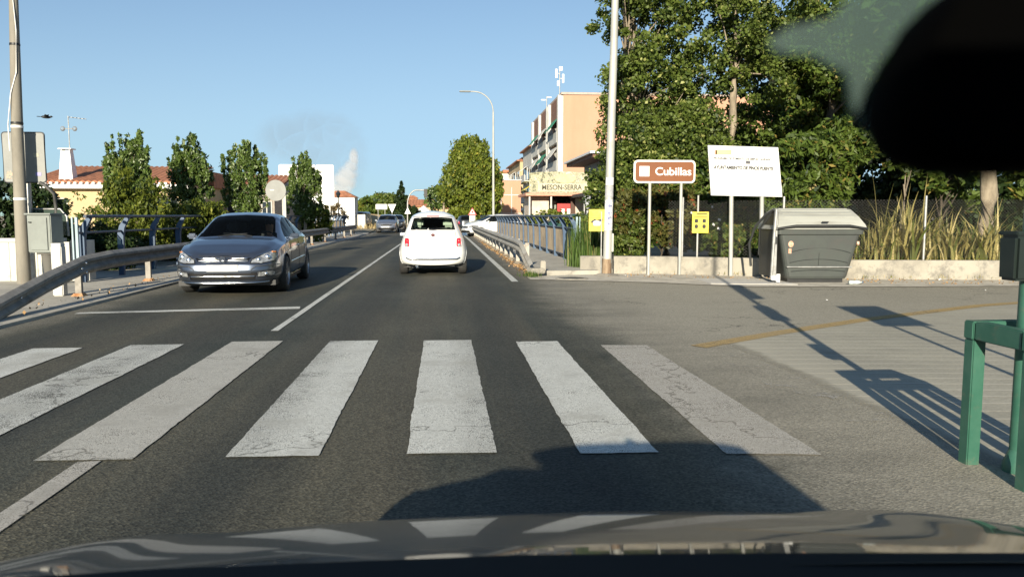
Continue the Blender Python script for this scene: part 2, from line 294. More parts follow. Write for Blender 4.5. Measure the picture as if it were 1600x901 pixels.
# ------------------------------------------------------------------ object helpers
def link(o, parent=None):
    COL.objects.link(o)
    if parent is not None: o.parent = parent
    return o
def tag(o, label=None, cat=None, group=None, kind=None):
    if label: o['label'] = label
    if cat: o['category'] = cat
    if group: o['group'] = group
    if kind: o['kind'] = kind
    return o
def thing(name, label, cat, loc=(0, 0, 0), rz=0.0, group=None):
    o = bpy.data.objects.new(name, None); link(o); o.location = loc; o.rotation_euler = (0, 0, rz)
    o.empty_display_size = 0.2
    return tag(o, label, cat, group)
def npmesh(name, V, Fq, mats, parent=None, smooth=False, attr=None, midx=None):
    me = bpy.data.meshes.new(name)
    V = np.asarray(V, dtype=np.float32).reshape(-1, 3); Fq = np.asarray(Fq, dtype=np.int32); k = Fq.shape[1]
    me.vertices.add(len(V)); me.vertices.foreach_set('co', V.ravel())
    me.loops.add(Fq.size); me.loops.foreach_set('vertex_index', Fq.ravel())
    me.polygons.add(len(Fq)); me.polygons.foreach_set('loop_start', np.arange(0, Fq.size, k, dtype=np.int32))
    me.polygons.foreach_set('loop_total', np.full(len(Fq), k, dtype=np.int32))
    if smooth: me.polygons.foreach_set('use_smooth', np.ones(len(Fq), dtype=bool))
    for m_ in (mats if isinstance(mats, (list, tuple)) else [mats]): me.materials.append(m_)
    if midx is not None: me.polygons.foreach_set('material_index', np.asarray(midx, dtype=np.int32))
    me.update(calc_edges=True)
    if attr is not None:
        a = me.attributes.new('rnd', 'FLOAT', 'POINT'); a.data.foreach_set('value', np.asarray(attr, dtype=np.float32))
    o = bpy.data.objects.new(name, me); return link(o, parent)
class MB:
    def __init__(s): s.v = []; s.f = []; s.mi = []; s.sm = []; s.cur = 0
    def add(s, vs, fs, smooth=False):
        n = len(s.v); s.v += [tuple(v) for v in vs]; s.f += [tuple(i + n for i in f) for f in fs]
        s.mi += [s.cur] * len(fs); s.sm += [smooth] * len(fs); return s
    def mat(s, i): s.cur = i; return s
    def box(s, c, d, rz=0.0, rx=0.0, ry=0.0, taper=1.0, bev=0.0):
        M = Matrix.Rotation(rz, 3, 'Z') @ Matrix.Rotation(ry, 3, 'Y') @ Matrix.Rotation(rx, 3, 'X')
        if bev > 0:
            bm = bmesh.new(); bmesh.ops.create_cube(bm, size=1.0)
            for v in bm.verts:
                k = taper if v.co.z > 0 else 1
                v.co = Vector((v.co.x * d[0] * k, v.co.y * d[1] * k, v.co.z * d[2]))
            bmesh.ops.bevel(bm, geom=list(bm.edges), offset=bev, segments=2, affect='EDGES', clamp_overlap=True)
            bm.verts.index_update()
            s.add([M @ v.co + Vector(c) for v in bm.verts], [[v.index for v in f.verts] for f in bm.faces]); bm.free(); return s
        vs = []
        for z in (-.5, .5):
            k = taper if z > 0 else 1
            for x, y in ((-.5, -.5), (.5, -.5), (.5, .5), (-.5, .5)):
                vs.append(M @ Vector((x * d[0] * k, y * d[1] * k, z * d[2])) + Vector(c))
        return s.add(vs, [(3, 2, 1, 0), (4, 5, 6, 7), (0, 1, 5, 4), (1, 2, 6, 5), (2, 3, 7, 6), (3, 0, 4, 7)])
    def b2(s, a, b, **k):
        return s.box([(a[i] + b[i]) / 2 for i in range(3)], [abs(b[i] - a[i]) for i in range(3)], **k)
    def tube(s, pts, r, n=8, cap=True):
        pts = [Vector(p) for p in pts]; rs = r if hasattr(r, '__len__') else [r] * len(pts)
        vs = []; up = Vector((0, 0, 1))
        for i, p in enumerate(pts):
            t = (pts[min(i + 1, len(pts) - 1)] - pts[max(i - 1, 0)]).normalized()
            a = t.cross(up)
            if a.length < 1e-3: a = t.cross(Vector((0, 1, 0)))
            a.normalize(); b = t.cross(a)
            for k in range(n):
                an = 2 * PI * k / n; vs.append(p + (a * math.cos(an) + b * math.sin(an)) * rs[i])
        fs = [(i * n + k, i * n + (k + 1) % n, (i + 1) * n + (k + 1) % n, (i + 1) * n + k) for i in range(len(pts) - 1) for k in range(n)]
        s.add(vs, fs, True)
        if cap: s.add([vs[k] for k in range(n)], [tuple(range(n))]); s.add([vs[-n + k] for k in range(n)], [tuple(range(n - 1, -1, -1))])
        return s
    def lathe(s, prof, c=(0, 0, 0), n=24, axis='Z', smooth=True):
        vs = []
        for (r, h) in prof:
            for k in range(n):
                a = 2 * PI * k / n; x, y = r * math.cos(a), r * math.sin(a)
                q = (x, y, h) if axis == 'Z' else ((h, x, y) if axis == 'X' else (x, h, y))
                vs.append((q[0] + c[0], q[1] + c[1], q[2] + c[2]))
        fs = [(i * n + k, i * n + (k + 1) % n, (i + 1) * n + (k + 1) % n, (i + 1) * n + k) for i in range(len(prof) - 1) for k in range(n)]
        return s.add(vs, fs, smooth)
    def prism(s, poly, a, b, plane='XZ', off=None):
        """polygon in a plane extruded from a to b along the third axis"""
        def P(p, h):
            return {'XZ': (p[0], h, p[1]), 'XY': (p[0], p[1], h), 'YZ': (h, p[0], p[1])}[plane]
        n = len(poly); vs = [P(p, a) for p in poly] + [P(p, b) for p in poly]
        fs = [tuple(range(n)), tuple(range(2 * n - 1, n - 1, -1))] + [(i, (i + 1) % n, n + (i + 1) % n, n + i) for i in range(n)]
        return s.add(vs, fs)
    def sheet(s, poly, z=0.0): return s.add([(p[0], p[1], z if len(p) < 3 else p[2]) for p in poly], [tuple(range(len(poly)))])
    def sweep(s, prof, path, closed=False):
        """profile (offset right, z) swept along a ground path of (x,y,z)"""
        path = [Vector(p) for p in path]; n = len(prof); vs = []
        for i, p in enumerate(path):
            t = path[min(i + 1, len(path) - 1)] - path[max(i - 1, 0)]; t.z = 0; t.normalize(); rt = Vector((t.y, -t.x, 0))
            vs += [p + rt * q[0] + Vector((0, 0, q[1])) for q in prof]
        m_ = n if closed else n - 1
        fs = [(i * n + k, i * n + (k + 1) % n, (i + 1) * n + (k + 1) % n, (i + 1) * n + k) for i in range(len(path) - 1) for k in range(m_)]
        if closed: fs += [tuple(range(n)), tuple(range(len(vs) - 1, len(vs) - n - 1, -1))]
        return s.add(vs, fs)
    def ball(s, c, r, n=12, m_=8):
        r = r if hasattr(r, '__len__') else (r, r, r)
        vs = []; fs = []
        for i in range(m_ + 1):
            th = PI * i / m_
            for k in range(n):
                ph = 2 * PI * k / n; vs.append((c[0] + r[0] * math.sin(th) * math.cos(ph), c[1] + r[1] * math.sin(th) * math.sin(ph), c[2] + r[2] * math.cos(th)))
        fs = [(i * n + k, (i + 1) * n + k, (i + 1) * n + (k + 1) % n, i * n + (k + 1) % n) for i in range(m_) for k in range(n)]
        return s.add(vs, fs, True)
    def build(s, name, mats, parent=None, kind=None, solid=False):
        me = bpy.data.meshes.new(name); me.from_pydata([tuple(v) for v in s.v], [], s.f)
        for m_ in (mats if isinstance(mats, (list, tuple)) else [mats]): me.materials.append(m_)
        for p, i, q in zip(me.polygons, s.mi, s.sm): p.material_index = i; p.use_smooth = q
        bm = bmesh.new(); bm.from_mesh(me); bmesh.ops.recalc_face_normals(bm, faces=bm.faces); bm.to_mesh(me); bm.free()
        o = bpy.data.objects.new(name, me); link(o, parent)
        if kind: o['kind'] = kind
        return o
def rrect(w_, h_, r, n=5, cx=0, cy=0):
    pts = []
    for (sx, sy, a0) in ((1, -1, -90), (1, 1, 0), (-1, 1, 90), (-1, -1, 180)):
        for k in range(n + 1):
            a = R(a0 + 90 * k / n); pts.append((cx + sx * (w_ / 2 - r) + r * math.cos(a), cy + sy * (h_ / 2 - r) + r * math.sin(a)))
    return pts
def text_mesh(name, s, size, loc, m_, parent, bold=0.0, width=None, extr=0.002, rot=(PI / 2, 0, 0), align='CENTER', lang_scale=1.0):
    cu = bpy.data.curves.new(name, 'FONT'); cu.body = s; cu.size = size; cu.offset = bold; cu.extrude = extr
    cu.align_x = align; cu.align_y = 'CENTER'
    tmp = bpy.data.objects.new('tmp', cu); COL.objects.link(tmp); bpy.context.view_layer.update()
    me = bpy.data.meshes.new_from_object(tmp.evaluated_get(bpy.context.evaluated_depsgraph_get()))
    bpy.data.objects.remove(tmp); bpy.data.curves.remove(cu)
    me.materials.clear(); me.materials.append(m_)
    o = bpy.data.objects.new(name, me); link(o, parent); o.location = loc; o.rotation_euler = rot
    if width:
        xs = [v.co.x for v in me.vertices]; k = width / (max(xs) - min(xs))
        for v in me.vertices: v.co.x *= k
    return o
def copy_tree(o, parent=None):
    c = o.copy(); link(c, parent)
    for ch in [x for x in bpy.data.objects if x.parent == o]: copy_tree(ch, c)
    return c

# ------------------------------------------------------------------ leaves and trees
def leaves(name, pts, size, m_, parent, up=0.0, aspect=1.6, jitter=0.3, tone=None):
    """one rhombus per point, random facing; up>0 makes the blades point upward"""
    pts = np.asarray(pts, dtype=np.float32); N = len(pts)
    a = rng.normal(size=(N, 3)); a[:, 2] += up * 3; a /= np.linalg.norm(a, axis=1)[:, None]
    b = np.cross(a, rng.normal(size=(N, 3))); b /= np.linalg.norm(b, axis=1)[:, None]
    sz = size * (1 + jitter * rng.normal(size=(N, 1))).clip(0.4, 1.9)
    V = np.stack([pts - a * sz * aspect / 2, pts + b * sz / 2, pts + a * sz * aspect / 2, pts - b * sz / 2], axis=1)
    t = rng.random(N) * 0.75 + 0.12
    if tone is not None: t = t + tone
    t = np.where(rng.random(N) > 0.95, 1.0, t.clip(0, 0.92))
    return npmesh(name, V.reshape(-1, 3), np.arange(4 * N).reshape(-1, 4), m_, parent, attr=np.repeat(t, 4))
def clumps(c, r, n, per, cr, shell=0.45, flat=0.75, stretchz=1.0):
    """points in n leafy clumps filling an ellipsoid; returns points, per-point tone, clump centres"""
    d_ = rng.normal(size=(n, 3)); d_ /= np.linalg.norm(d_, axis=1)[:, None]
    rad = shell + (1 - shell) * rng.random((n, 1)) ** 0.6
    C = np.array(c) + d_ * rad * np.array(r)
    k = (cr * (0.6 + 0.8 * rng.random((n, 1, 1))))
    q = rng.normal(size=(n, per, 3)); q /= np.linalg.norm(q, axis=2)[:, :, None]
    q *= (rng.random((n, per, 1)) ** 0.45)
    P = C[:, None, :] + q * k * np.array([1, 1, flat * stretchz])
    tone = np.repeat((rng.random(n) - 0.55) * 0.6, per)
    return P.reshape(-1, 3), tone, C
def wob_line(a, b, n, amp):
    a = Vector(a); b = Vector(b)
    return [a.lerp(b, i / n) + Vector((random.uniform(-amp, amp), random.uniform(-amp, amp), 0)) * (0 if i in (0,) else 1) for i in range(n + 1)]
def tree(name, label, cat, base, h, trunk_r, crowns, leaf, lm, bark, group=None, limbs=10, up=0.0, trunk_top=0.75, forks=1, aspect=1.6, lean=(0, 0), lo=0.15):
    """crowns: list of (offset centre, radii, n clumps, leaves per clump, clump radius)"""
    t = thing(name, label, cat, base, 0, group)
    P, T, CC = [], [], []
    for (c, r, n, per, cr) in crowns:
        p_, tn, C = clumps(c, r, n, per, cr, stretchz=1.6 if up else 1.0); P.append(p_); T.append(tn); CC.append(C)
    tr = MB()
    for k in range(forks):
        off = (random.uniform(-.5, .5) * (forks > 1), random.uniform(-.3, .3) * (forks > 1))
        ln = wob_line((0, 0, -0.1), (lean[0] + off[0] * 1.6, lean[1] + off[1], h * trunk_top), 9, trunk_r * 0.7)
        tr.tube(ln, [trunk_r * (1.15 - 0.85 * i / 9) for i in range(10)], 8)
        CA = np.concatenate(CC)
        for q in random.sample(range(len(CA)), min(limbs, len(CA))):
            c = CA[q]; zz = max(lo * h, min(h * trunk_top, c[2] * random.uniform(0.55, 0.8)))
            i = min(8, int(zz / (h * trunk_top) * 9)); s0 = ln[i].lerp(ln[i + 1], 0.5)
            mid = s0.lerp(Vector(c), 0.5) + Vector((0, 0, 0.1 * h * 0.2))
            r0 = trunk_r * (0.30 - 0.02 * i)
            tr.tube([s0, mid, Vector(c)], [r0, r0 * 0.55, 0.012], 5, False)
    tr.build('trunk', bark, t)
    leaves('crown', np.concatenate(P), leaf, lm, t, up=up, tone=np.concatenate(T), aspect=aspect)
    return t

# ------------------------------------------------------------------ ground, road, pavements, markings
def bend(y): return -0.0011 * max(0.0, y - 45) ** 2
def spath(x, y0, y1, z=0.0, step=4.0):
    n = max(2, int((y1 - y0) / step)); ys = [y0 + (y1 - y0) * i / n for i in range(n + 1)]
    return [(x + bend(y), y, z) for y in ys]
def strip(name, x0, x1, y0, y1, z, m_, kind='structure', thick=0.0):
    b = MB(); a = spath(x0, y0, y1, z); c = spath(x1, y0, y1, z)
    if thick:
        b.sweep([(x1 - x0, -thick), (x1 - x0, 0), (0, 0), (0, -thick)], spath(x0, y0, y1, z), closed=True)
    else:
        vs = a + c; n = len(a); b.add(vs, [(i, n + i, n + i + 1, i + 1) for i in range(n - 1)])
    return b.build(name, m_, kind=kind)
g = MB(); g.sheet([(-3000, -300), (3000, -300), (3000, 4500), (-3000, 4500)], -0.06); g.build('ground', EARTH, kind='structure')
ROAD = road_material()
rd = MB()
rd.sheet([(-5.38, -30), (42, -30), (42, 10.5), (10.9, 14.8), (8.0, 15.0), (5.8, 15.3), (4.1, 16.2), (2.8, 16.6), (1.86, 16.6), (-5.38, 16.6)])
aL = spath(-5.38, 16.6, 190); aR = spath(1.86, 16.6, 190); n_ = len(aL)
rd.add(aL + aR, [(i, n_ + i, n_ + i + 1, i + 1) for i in range(n_ - 1)])
rd.build('road', ROAD, kind='structure')
ap = MB(); ap.sheet([(3.02, -6), (24, -6), (24, 11.2), (14.5, 12.9), (8.15, 10.98), (5.53, 9.61), (3.95, 8.64), (3.02, 7.9)], 0.004)
ap.build('forecourt_apron', apron_material(), kind='structure')
PW = paint_material('white_road_paint', (0.66, 0.66, 0.60), 0.415)
PW2 = paint_material('worn_white_road_paint', (0.50, 0.48, 0.42), 0.405)
PW3 = paint_material('very_worn_white_road_paint', (0.50, 0.47, 0.41), 0.43, 0.30)
PY = paint_material('yellow_road_paint', (0.44, 0.31, 0.13), 0.42)
def marking(name, poly, m_, z=0.008, jit=0.0028):
    q = []
    for i in range(len(poly)):
        a, c = poly[i], poly[(i + 1) % len(poly)]; L_ = math.dist(a, c); n = max(1, int(L_ / 0.045)) if L_ < 8 else max(1, int(L_ / 0.4))
        nx, ny = -(c[1] - a[1]) / L_, (c[0] - a[0]) / L_; o_ = 0.0
        for k in range(n):
            o_ = o_ * 0.6 + random.gauss(0, jit * .8); f = k / n
            q.append((a[0] + (c[0] - a[0]) * f + nx * o_, a[1] + (c[1] - a[1]) * f + ny * o_))
    b = MB(); b.sheet(q, z); return b.build(name, m_, kind='structure')
for x0, x1, y0, y1, m_ in [(-5.26, -4.8, 4.5, 8.3, PW2), (-4.24, -3.75, 4.45, 8.27, PW), (-3.31, -2.77, 4.44, 8.40, PW), (-2.30, -1.76, 4.42, 8.53, PW2), (-1.245, -0.72, 4.39, 8.47, PW), (-0.22, 0.30, 4.36, 8.42, PW), (0.78, 1.235, 4.28, 8.25, PW)]:
    marking('zebra_stripe', [(x0, y0), (x1, y0 - 0.02), (x1, y1), (x0, y1)], m_)
marking('zebra_stripe', [(1.62, 4.2), (2.16, 4.13), (2.14, 7.9), (1.66, 7.95)], PW3)
marking('zebra_stripe', [(2.62, 4.8), (3.1, 4.8), (3.0, 7.8), (2.6, 7.8)], paint_material('nearly_gone_white_paint', (0.50, 0.47, 0.41), 0.48, 0.56))
marking('stop_line', [(-5.15, 11.16), (-2.12, 11.5), (-2.16, 11.78), (-5.15, 11.34)], PW)
marking('centre_line', [(-2.06, 9.3), (-1.97, 9.3), (-2.02, 46), (-2.12, 46)], PW)
b = MB(); a = spath(-2.11, 46, 150, 0.008); c = spath(-2.01, 46, 150, 0.008); b.add(a + c, [(i, len(a) + i, len(a) + i + 1, i + 1) for i in range(len(a) - 1)]); b.build('centre_line', PW, kind='structure')
marking('centre_line', [(-2.12, -4), (-1.97, -4), (-1.92, 4.38), (-2.04, 4.38)], PW3)
b = MB(); a = spath(1.42, 15.9, 120, 0.008); c = spath(1.56, 15.9, 120, 0.008); b.add(a + c, [(i, len(a) + i, len(a) + i + 1, i + 1) for i in range(len(a) - 1)]); b.build('edge_line', PW, kind='structure')
ypts = [(2.66, 7.77), (3.95, 8.64), (5.53, 9.61), (8.15, 10.98), (12, 12.3)]
b = MB(); b.sweep([(-0.10, 0.009), (0.10, 0.009)], [(x, y, 0) for x, y in ypts]); b.build('yellow_line', PY, kind='structure')
# pavements and kerbs
strip('left_kerb', -5.56, -5.40, 6.0, 60, 0.040, PAVE, thick=0.06)
strip('left_pavement', -9.6, -5.56, -2, 62, 0.030, PAVE, thick=0.06)
strip('left_verge', -8.6, -5.6, 62, 150, 0.02, EARTH, thick=0.1)
strip('right_gutter_strip', 1.86, 2.12, 17.2, 60, 0.03, GRAVEL, thick=0.06)
strip('right_kerb', 2.12, 2.24, 17.6, 60, 0.11, CONC, thick=0.13)
strip('right_pavement', 2.24, 3.62, 17.6, 60, 0.105, PAVE, thick=0.13)
b = MB(); pav = [(1.86, 16.38), (2.8, 15.98), (4.1, 15.5), (5.8, 14.37), (8.0, 14.08), (10.9, 13.98), (42, 9.6), (42, 12.5), (11.9, 15.5), (8.95, 15.95), (5.3, 17.75), (3.3, 18.15), (3.3, 17.6), (1.86, 17.2)]
b.sheet(pav, 0.012); b.build('wall_pavement', mat('pale_dusty_pavement', (.52, .48, .40), .95, c2=(.38, .35, .29), vs=2.2, bs=.4, bd=.01, bscale=22, dirt=(.22, .19, .15), ds=2.5, dt=(.52, .75)), kind='structure')
b = MB(); b.prism([(5.35, 14.95), (7.0, 14.6), (7.05, 15.9), (5.4, 16.2)], 0.0, 0.022, 'XY'); b.build('concrete_pad', mat('pale_new_concrete', (0.52, 0.50, 0.45), 0.9, c2=(0.44, 0.42, 0.38), vs=3), kind='structure')
# manhole on the pavement, weeds, litter
t = thing('manhole_cover', 'round dark manhole cover set in the pavement before the blue railing', 'manhole cover', (2.78, 16.45, 0.016))
b = MB(); b.lathe([(0.0, 0.016), (0.27, 0.016), (0.275, 0.0)], n=28); b.build('lid', mat('cast_iron', (0.09, 0.085, 0.08), 0.7, 0.3, c2=(0.05, 0.05, 0.05), vs=25), t)
b = MB(); b.lathe([(0.285, 0.0), (0.285, 0.02), (0.34, 0.02), (0.36, 0.0)], n=28); b.build('frame', CONC, t)

# ------------------------------------------------------------------ far ground cover, sky things
def puffs(name, blobs, m_, kind='stuff'):
    b = MB()
    for c, r in blobs: b.ball(c, r, 14, 9)
    o = b.build(name, m_, kind=kind)
    return o
def smoke_mat(name, col, dens, scale, blobs):
    m_ = bpy.data.materials.new(name); m_.use_nodes = True; t = m_.node_tree; t.nodes.remove(t.nodes['Principled BSDF'])
    v = t.nodes.new('ShaderNodeVolumePrincipled'); v.inputs['Color'].default_value = (*col, 1)
    v.inputs['Anisotropy'].default_value = 0.2
    vec = coords(t); acc = None
    for (c, r) in blobs:
        vm = t.nodes.new('ShaderNodeVectorMath'); vm.operation = 'SUBTRACT'; t.links.new(vec, vm.inputs[0]); vm.inputs[1].default_value = c
        v2 = t.nodes.new('ShaderNodeVectorMath'); v2.operation = 'DIVIDE'; t.links.new(vm.outputs[0], v2.inputs[0]); v2.inputs[1].default_value = r
        ln = t.nodes.new('ShaderNodeVectorMath'); ln.operation = 'LENGTH'; t.links.new(v2.outputs[0], ln.inputs[0])
        f = math_(t, 'SUBTRACT', 1.0, ln.outputs['Value'], True)
        acc = f if acc is None else math_(t, 'MAXIMUM', acc, f)
    nn = noise(t, vec, scale, 5, 0.65)
    e = math_(t, 'SUBTRACT', math_(t, 'MULTIPLY', acc, 2.8), math_(t, 'MULTIPLY', nn, 1.25), True)
    t.links.new(math_(t, 'MULTIPLY', e, dens), v.inputs['Density'])
    t.links.new(v.outputs[0], t.nodes['Material Output'].inputs['Volume']); return m_
YS = 420.0
def sb(u, v, ru, rv):
    c = A(u, v, YS); k = YS / FPX; return (tuple(c), (ru * k, max(ru, rv) * k * 0.8, rv * k))
steam = [sb(u, v, a, b_) for u, v, a, b_ in [(529, 306, 18, 22), (533, 295, 25, 22), (538, 284, 27, 22), (543, 273, 23, 20), (548, 262, 16, 19), (553, 248, 10, 22), (531, 280, 18, 16)]]
o = puffs('steam_plume', steam, smoke_mat('white_steam', (0.99, 0.99, 0.99), 0.30, 0.12, steam)); o['label'] = 'dense white steam rising from behind the white hoarding'
smk = [sb(u, v, a, b_) for u, v, a, b_ in [(558, 280, 18, 34), (560, 255, 26, 34), (556, 230, 32, 34), (543, 210, 38, 34), (522, 200, 46, 36), (490, 205, 60, 46), (445, 218, 66, 50), (525, 235, 50, 40), (490, 250, 60, 44), (535, 262, 40, 40)]]
o = puffs('smoke_haze', smk, smoke_mat('thin_grey_smoke', (0.50, 0.46, 0.43), 0.012, 0.03, smk)); o['label'] = 'thin grey smoke drifting above the steam'

# ------------------------------------------------------------------ buildings
def windowed(parent, x0, x1, y, z0, z1, frame=WHITE, rail=False, face='Y'):
    """window facing -Y at plane y, frame with pane, or facing -X when face='X' (then x0,x1 are y values and y is x)"""
    b = MB(); p = MB(); e = 0.06
    def q(b_, a, c, d0, d1):
        if face == 'Y': b_.b2((a[0], y - d1, a[1]), (c[0], y - d0, c[1]))
        else: b_.b2((y - d1, a[0], a[1]), (y - d0, c[0], c[1]))
    for a, c in (((x0, z0), (x1, z0 + e)), ((x0, z1 - e), (x1, z1)), ((x0, z0 + e), (x0 + e, z1 - e)), ((x1 - e, z0 + e), (x1, z1 - e)), (((x0 + x1) / 2 - e / 2, z0 + e), ((x0 + x1) / 2 + e / 2, z1 - e))):
        q(b, a, c, -0.05, 0.05)
    q(p, (x0 + e, z0 + e), (x1 - e, z1 - e), 0.005, 0.02)
    f = b.build('window', frame, parent); p.build('pane', DARKGLASS, f); return f
def tile_roof(name, x0, x1, y0, z0, y1, z1, parent, thick=0.12, pitch=0.30):
    """sloping roof with rows of round tiles running down the slope"""
    n = max(4, int((x1 - x0) / (pitch / 4))); vs = []
    L_ = math.hypot(y1 - y0, z1 - z0); ny, nz = -(z1 - z0) / L_, (y1 - y0) / L_
    for j, (y, z) in enumerate(((y0, z0), (y1, z1))):
        for i in range(n + 1):
            x = x0 + (x1 - x0) * i / n; h = abs(math.sin(PI * (x - x0) / pitch)) * 0.09
            vs.append((x, y + ny * h, z + nz * h))
    vs += [(x0, y0, z0 - thick), (x1, y0, z0 - thick), (x0, y1, z1 - thick), (x1, y1, z1 - thick)]
    k = 2 * (n + 1); b = MB()
    fs = [(i, i + 1, n + 2 + i, n + 1 + i) for i in range(n)] + [(k, k + 1, k + 3, k + 2)]
    fs += [tuple(range(n + 1)) + (k + 1, k)]
    b.add(vs, fs); return b.build(name, TERRA, parent)

# cream bungalow with tiled roof on the left
HY = 42.0
e0, e1 = A(40, 287, HY), A(352, 296, HY); xr0, xr1 = e0.x, -13.2
t = thing('bungalow', 'cream bungalow with red tiled roof behind the left hedge', 'house', ((xr0 + xr1) / 2, HY, 0)); cx = (xr0 + xr1) / 2; hw = (xr1 - xr0) / 2
b = MB(); b.b2((-hw + .3, 0.3, -0.06), (hw - .3, 9, 3.0)); b.build('wall', CREAM, t)
tile_roof('roof', -hw, hw, -0.1, 3.12, 4.6, 4.15, t); r_ = MB(); r_.b2((-hw + .1, 4.6, 3.0), (hw - .1, 9.2, 3.9)); r_.build('rear_roof', TERRA, t)
b = MB(); b.b2((-hw, -0.16, 2.78), (hw, 0.32, 3.0)); nsc = int(2 * hw / 0.3)
for i in range(nsc): b.box((-hw + 0.15 + i * 0.3, -0.2, 3.05), (0.13, 0.16, 0.10))
b.build('eaves', SIGNW, t)
for wx0, wx1 in ((-3.6, -2.2), (1.0, 3.4)): windowed(t, wx0, wx1, 0.3, 1.0, 2.3)
cp = A(97, 285, 41.9)
b = MB(); b.box((cp.x - cx, 0.6, 3.85), (0.72, 0.6, 1.5), taper=0.66); b.box((cp.x - cx, 0.6, 4.66), (0.46, 0.4, 0.14)); b.box((cp.x - cx, 0.6, 4.84), (0.66, 0.55, 0.05)); 
for sx in (-.25, .25): b.box((cp.x - cx + sx * .8, 0.6, 4.77), (0.05, 0.35, 0.12))
b.build('chimney', SIGNW, t)
b = MB(); ax = cp.x - cx + 0.1; b.tube([(ax, 0.7, 4.6), (ax, 0.7, 6.55)], 0.025, 5); b.tube([(ax, 0.7, 6.5), (ax + 0.9, 0.7, 6.4)], 0.02, 5)
for i in range(5): b.tube([(ax + 0.1 + i * 0.18, 0.5, 6.49 - i * .02), (ax + 0.1 + i * 0.18, 0.9, 6.49 - i * .02)], 0.012, 4)
b.tube([(ax - 0.35, 0.7, 5.9), (ax + 0.4, 0.7, 5.9)], 0.02, 4)
for sx in (-.3, .3): b.lathe([(0.07, 0.0), (0.11, 0.03), (0.13, 0.06)], (ax + sx, 0.65, 5.9), 12, 'Y')
b.build('roof_aerial', GALV, t)
# dark-walled house further along
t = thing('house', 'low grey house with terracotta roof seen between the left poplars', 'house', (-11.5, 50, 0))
b = MB(); b.b2((-4.5, 0, -0.06), (0.9, 8, 3.0)); b.build('wall', mat('grey_stucco', (0.34, 0.30, 0.25), 0.9, c2=(0.26, 0.23, 0.2)), t)
tile_roof('roof', -4.8, 1.2, -0.5, 3.0, 4.5, 4.1, t)
windowed(t, -2.6, -1.4, 0, 1.0, 2.3); windowed(t, 0.1, 0.75, 0, 1.0, 2.3)
b = MB(); b.b2((-0.9, -0.04, 0), (0.0, 0.02, 2.2)); b.build('door', mat('brown_door', (0.10, 0.06, 0.04), 0.5), t)
# white sign-like hoarding (back of a billboard)
p0, p1 = A(435, 257, 55), A(523, 320, 55)
t = thing('hoarding', 'big blank white hoarding standing behind the left poplars', 'hoarding', ((p0.x + p1.x) / 2, 55, 0)); hw = (p1.x - p0.x) / 2
for k, (a, c) in enumerate(((-hw, -hw / 3), (-hw / 3, hw / 3), (hw / 3, hw))):
    b = MB(); w_ = c - a - 0.03; b.prism(rrect(w_, p0.z - p1.z, 0.12, 4, (a + c) / 2, (p0.z + p1.z) / 2), -0.05, 0.05); b.build('panel', SIGNW, t)
for x in (-hw * .8, 0, hw * .8): b = MB(); b.b2((x - .06, .06, -0.06), (x + .06, .18, p0.z - .1)); b.build('post', GALV, t)
# small white building with hipped roof and terrace block
t = thing('white_hut', 'small white building with a hipped tile roof beyond the hoarding', 'house', (-10.2, 82, 0))
b = MB(); b.b2((-2.2, 0, -0.06), (1.0, 3.2, 3.3)); b.build('wall', SIGNW, t)
b = MB(); b.box((-0.6, 1.6, 3.65), (3.6, 3.6, 0.7), taper=0.25); b.build('roof', TERRA, t)
b = MB(); b.b2((1.0, 0.8, -0.06), (2.0, 2.5, 1.5)); b.build('annex', WHITE, t); windowed(t, -1.7, -0.9, 0, 1.3, 2.4)

# salmon apartment block
SX, SY = 12.2, 78.0
t = thing('apartment_block', 'tall salmon apartment block with blank side wall and green awnings', 'building', (SX, SY, 0))
HB = 13.5
b = MB(); b.b2((0, 0, -0.06), (30, 24, HB)); b.build('wall', SALMON, t)
b = MB(); b.b2((-0.25, -0.12, HB), (30.1, 24.1, HB + 0.22)); b.build('roof', mat('roof_coping', (0.45, 0.36, 0.30), 0.9), t)
for yy in (0.5, 7.6, 9.0, 16.2, 23.4): b = MB(); b.b2((-0.55, yy - 0.35, 0), (0.0, yy + 0.35, HB - .02)); b.build('pilaster', WHITE, t)
for (a, c) in ((1.0, 7.1), (9.5, 15.7), (16.7, 22.9)):
    b = MB(); b.b2((-0.28, a, HB - 2.6), (-0.003, c, HB - .03)); b.build('brick_panel', BRICK, t)
    for fl in range(4):
        z = 0.3 + fl * 2.9
        b = MB(); b.b2((-.55, a + .1, z - 0.15), (-0.003, c - .1, z)); b.b2((-.55, a + .1, z), (-0.48, c - .1, z + 0.95)); bal = b.build('balcony', WHITE, t)
        windowed(t, a + 0.6, c - 0.6, -0.01, z + 0.2, z + 2.1, face='X')
        if fl in (1, 2, 3) and not (fl == 1 and a > 2):
            b = MB()
            b.add([(-0.3, a + .3, z + 2.45), (-0.3, c - .9, z + 2.45), (-1.15, c - .9, z + 1.3), (-1.15, a + .3, z + 1.3), (-0.3, a + .3, z + 2.40), (-0.3, c - .9, z + 2.40), (-1.15, c - .9, z + 1.25), (-1.15, a + .3, z + 1.25)], [(0, 1, 2, 3), (7, 6, 5, 4), (0, 3, 7, 4), (1, 5, 6, 2), (2, 6, 7, 3), (0, 4, 5, 1)])
            b.build('awning', AWN if (fl + int(a)) % 3 else WHITE, t)
b = MB()
for zz in (4.2, 7.1, 10.0): b.b2((0.3, -0.006, zz), (29.9, 0.001, zz + 0.03))
b.build('joint', mat('joint_line', (0.50, 0.30, 0.20), 0.9), t)
b = MB(); b.tube([(0.4, -0.05, 9.4 - 5), (6, -0.05, 7.9 - 4.4), (14, -0.05, 5.0)], 0.03, 5); b.build('cable', BLACKP, t)
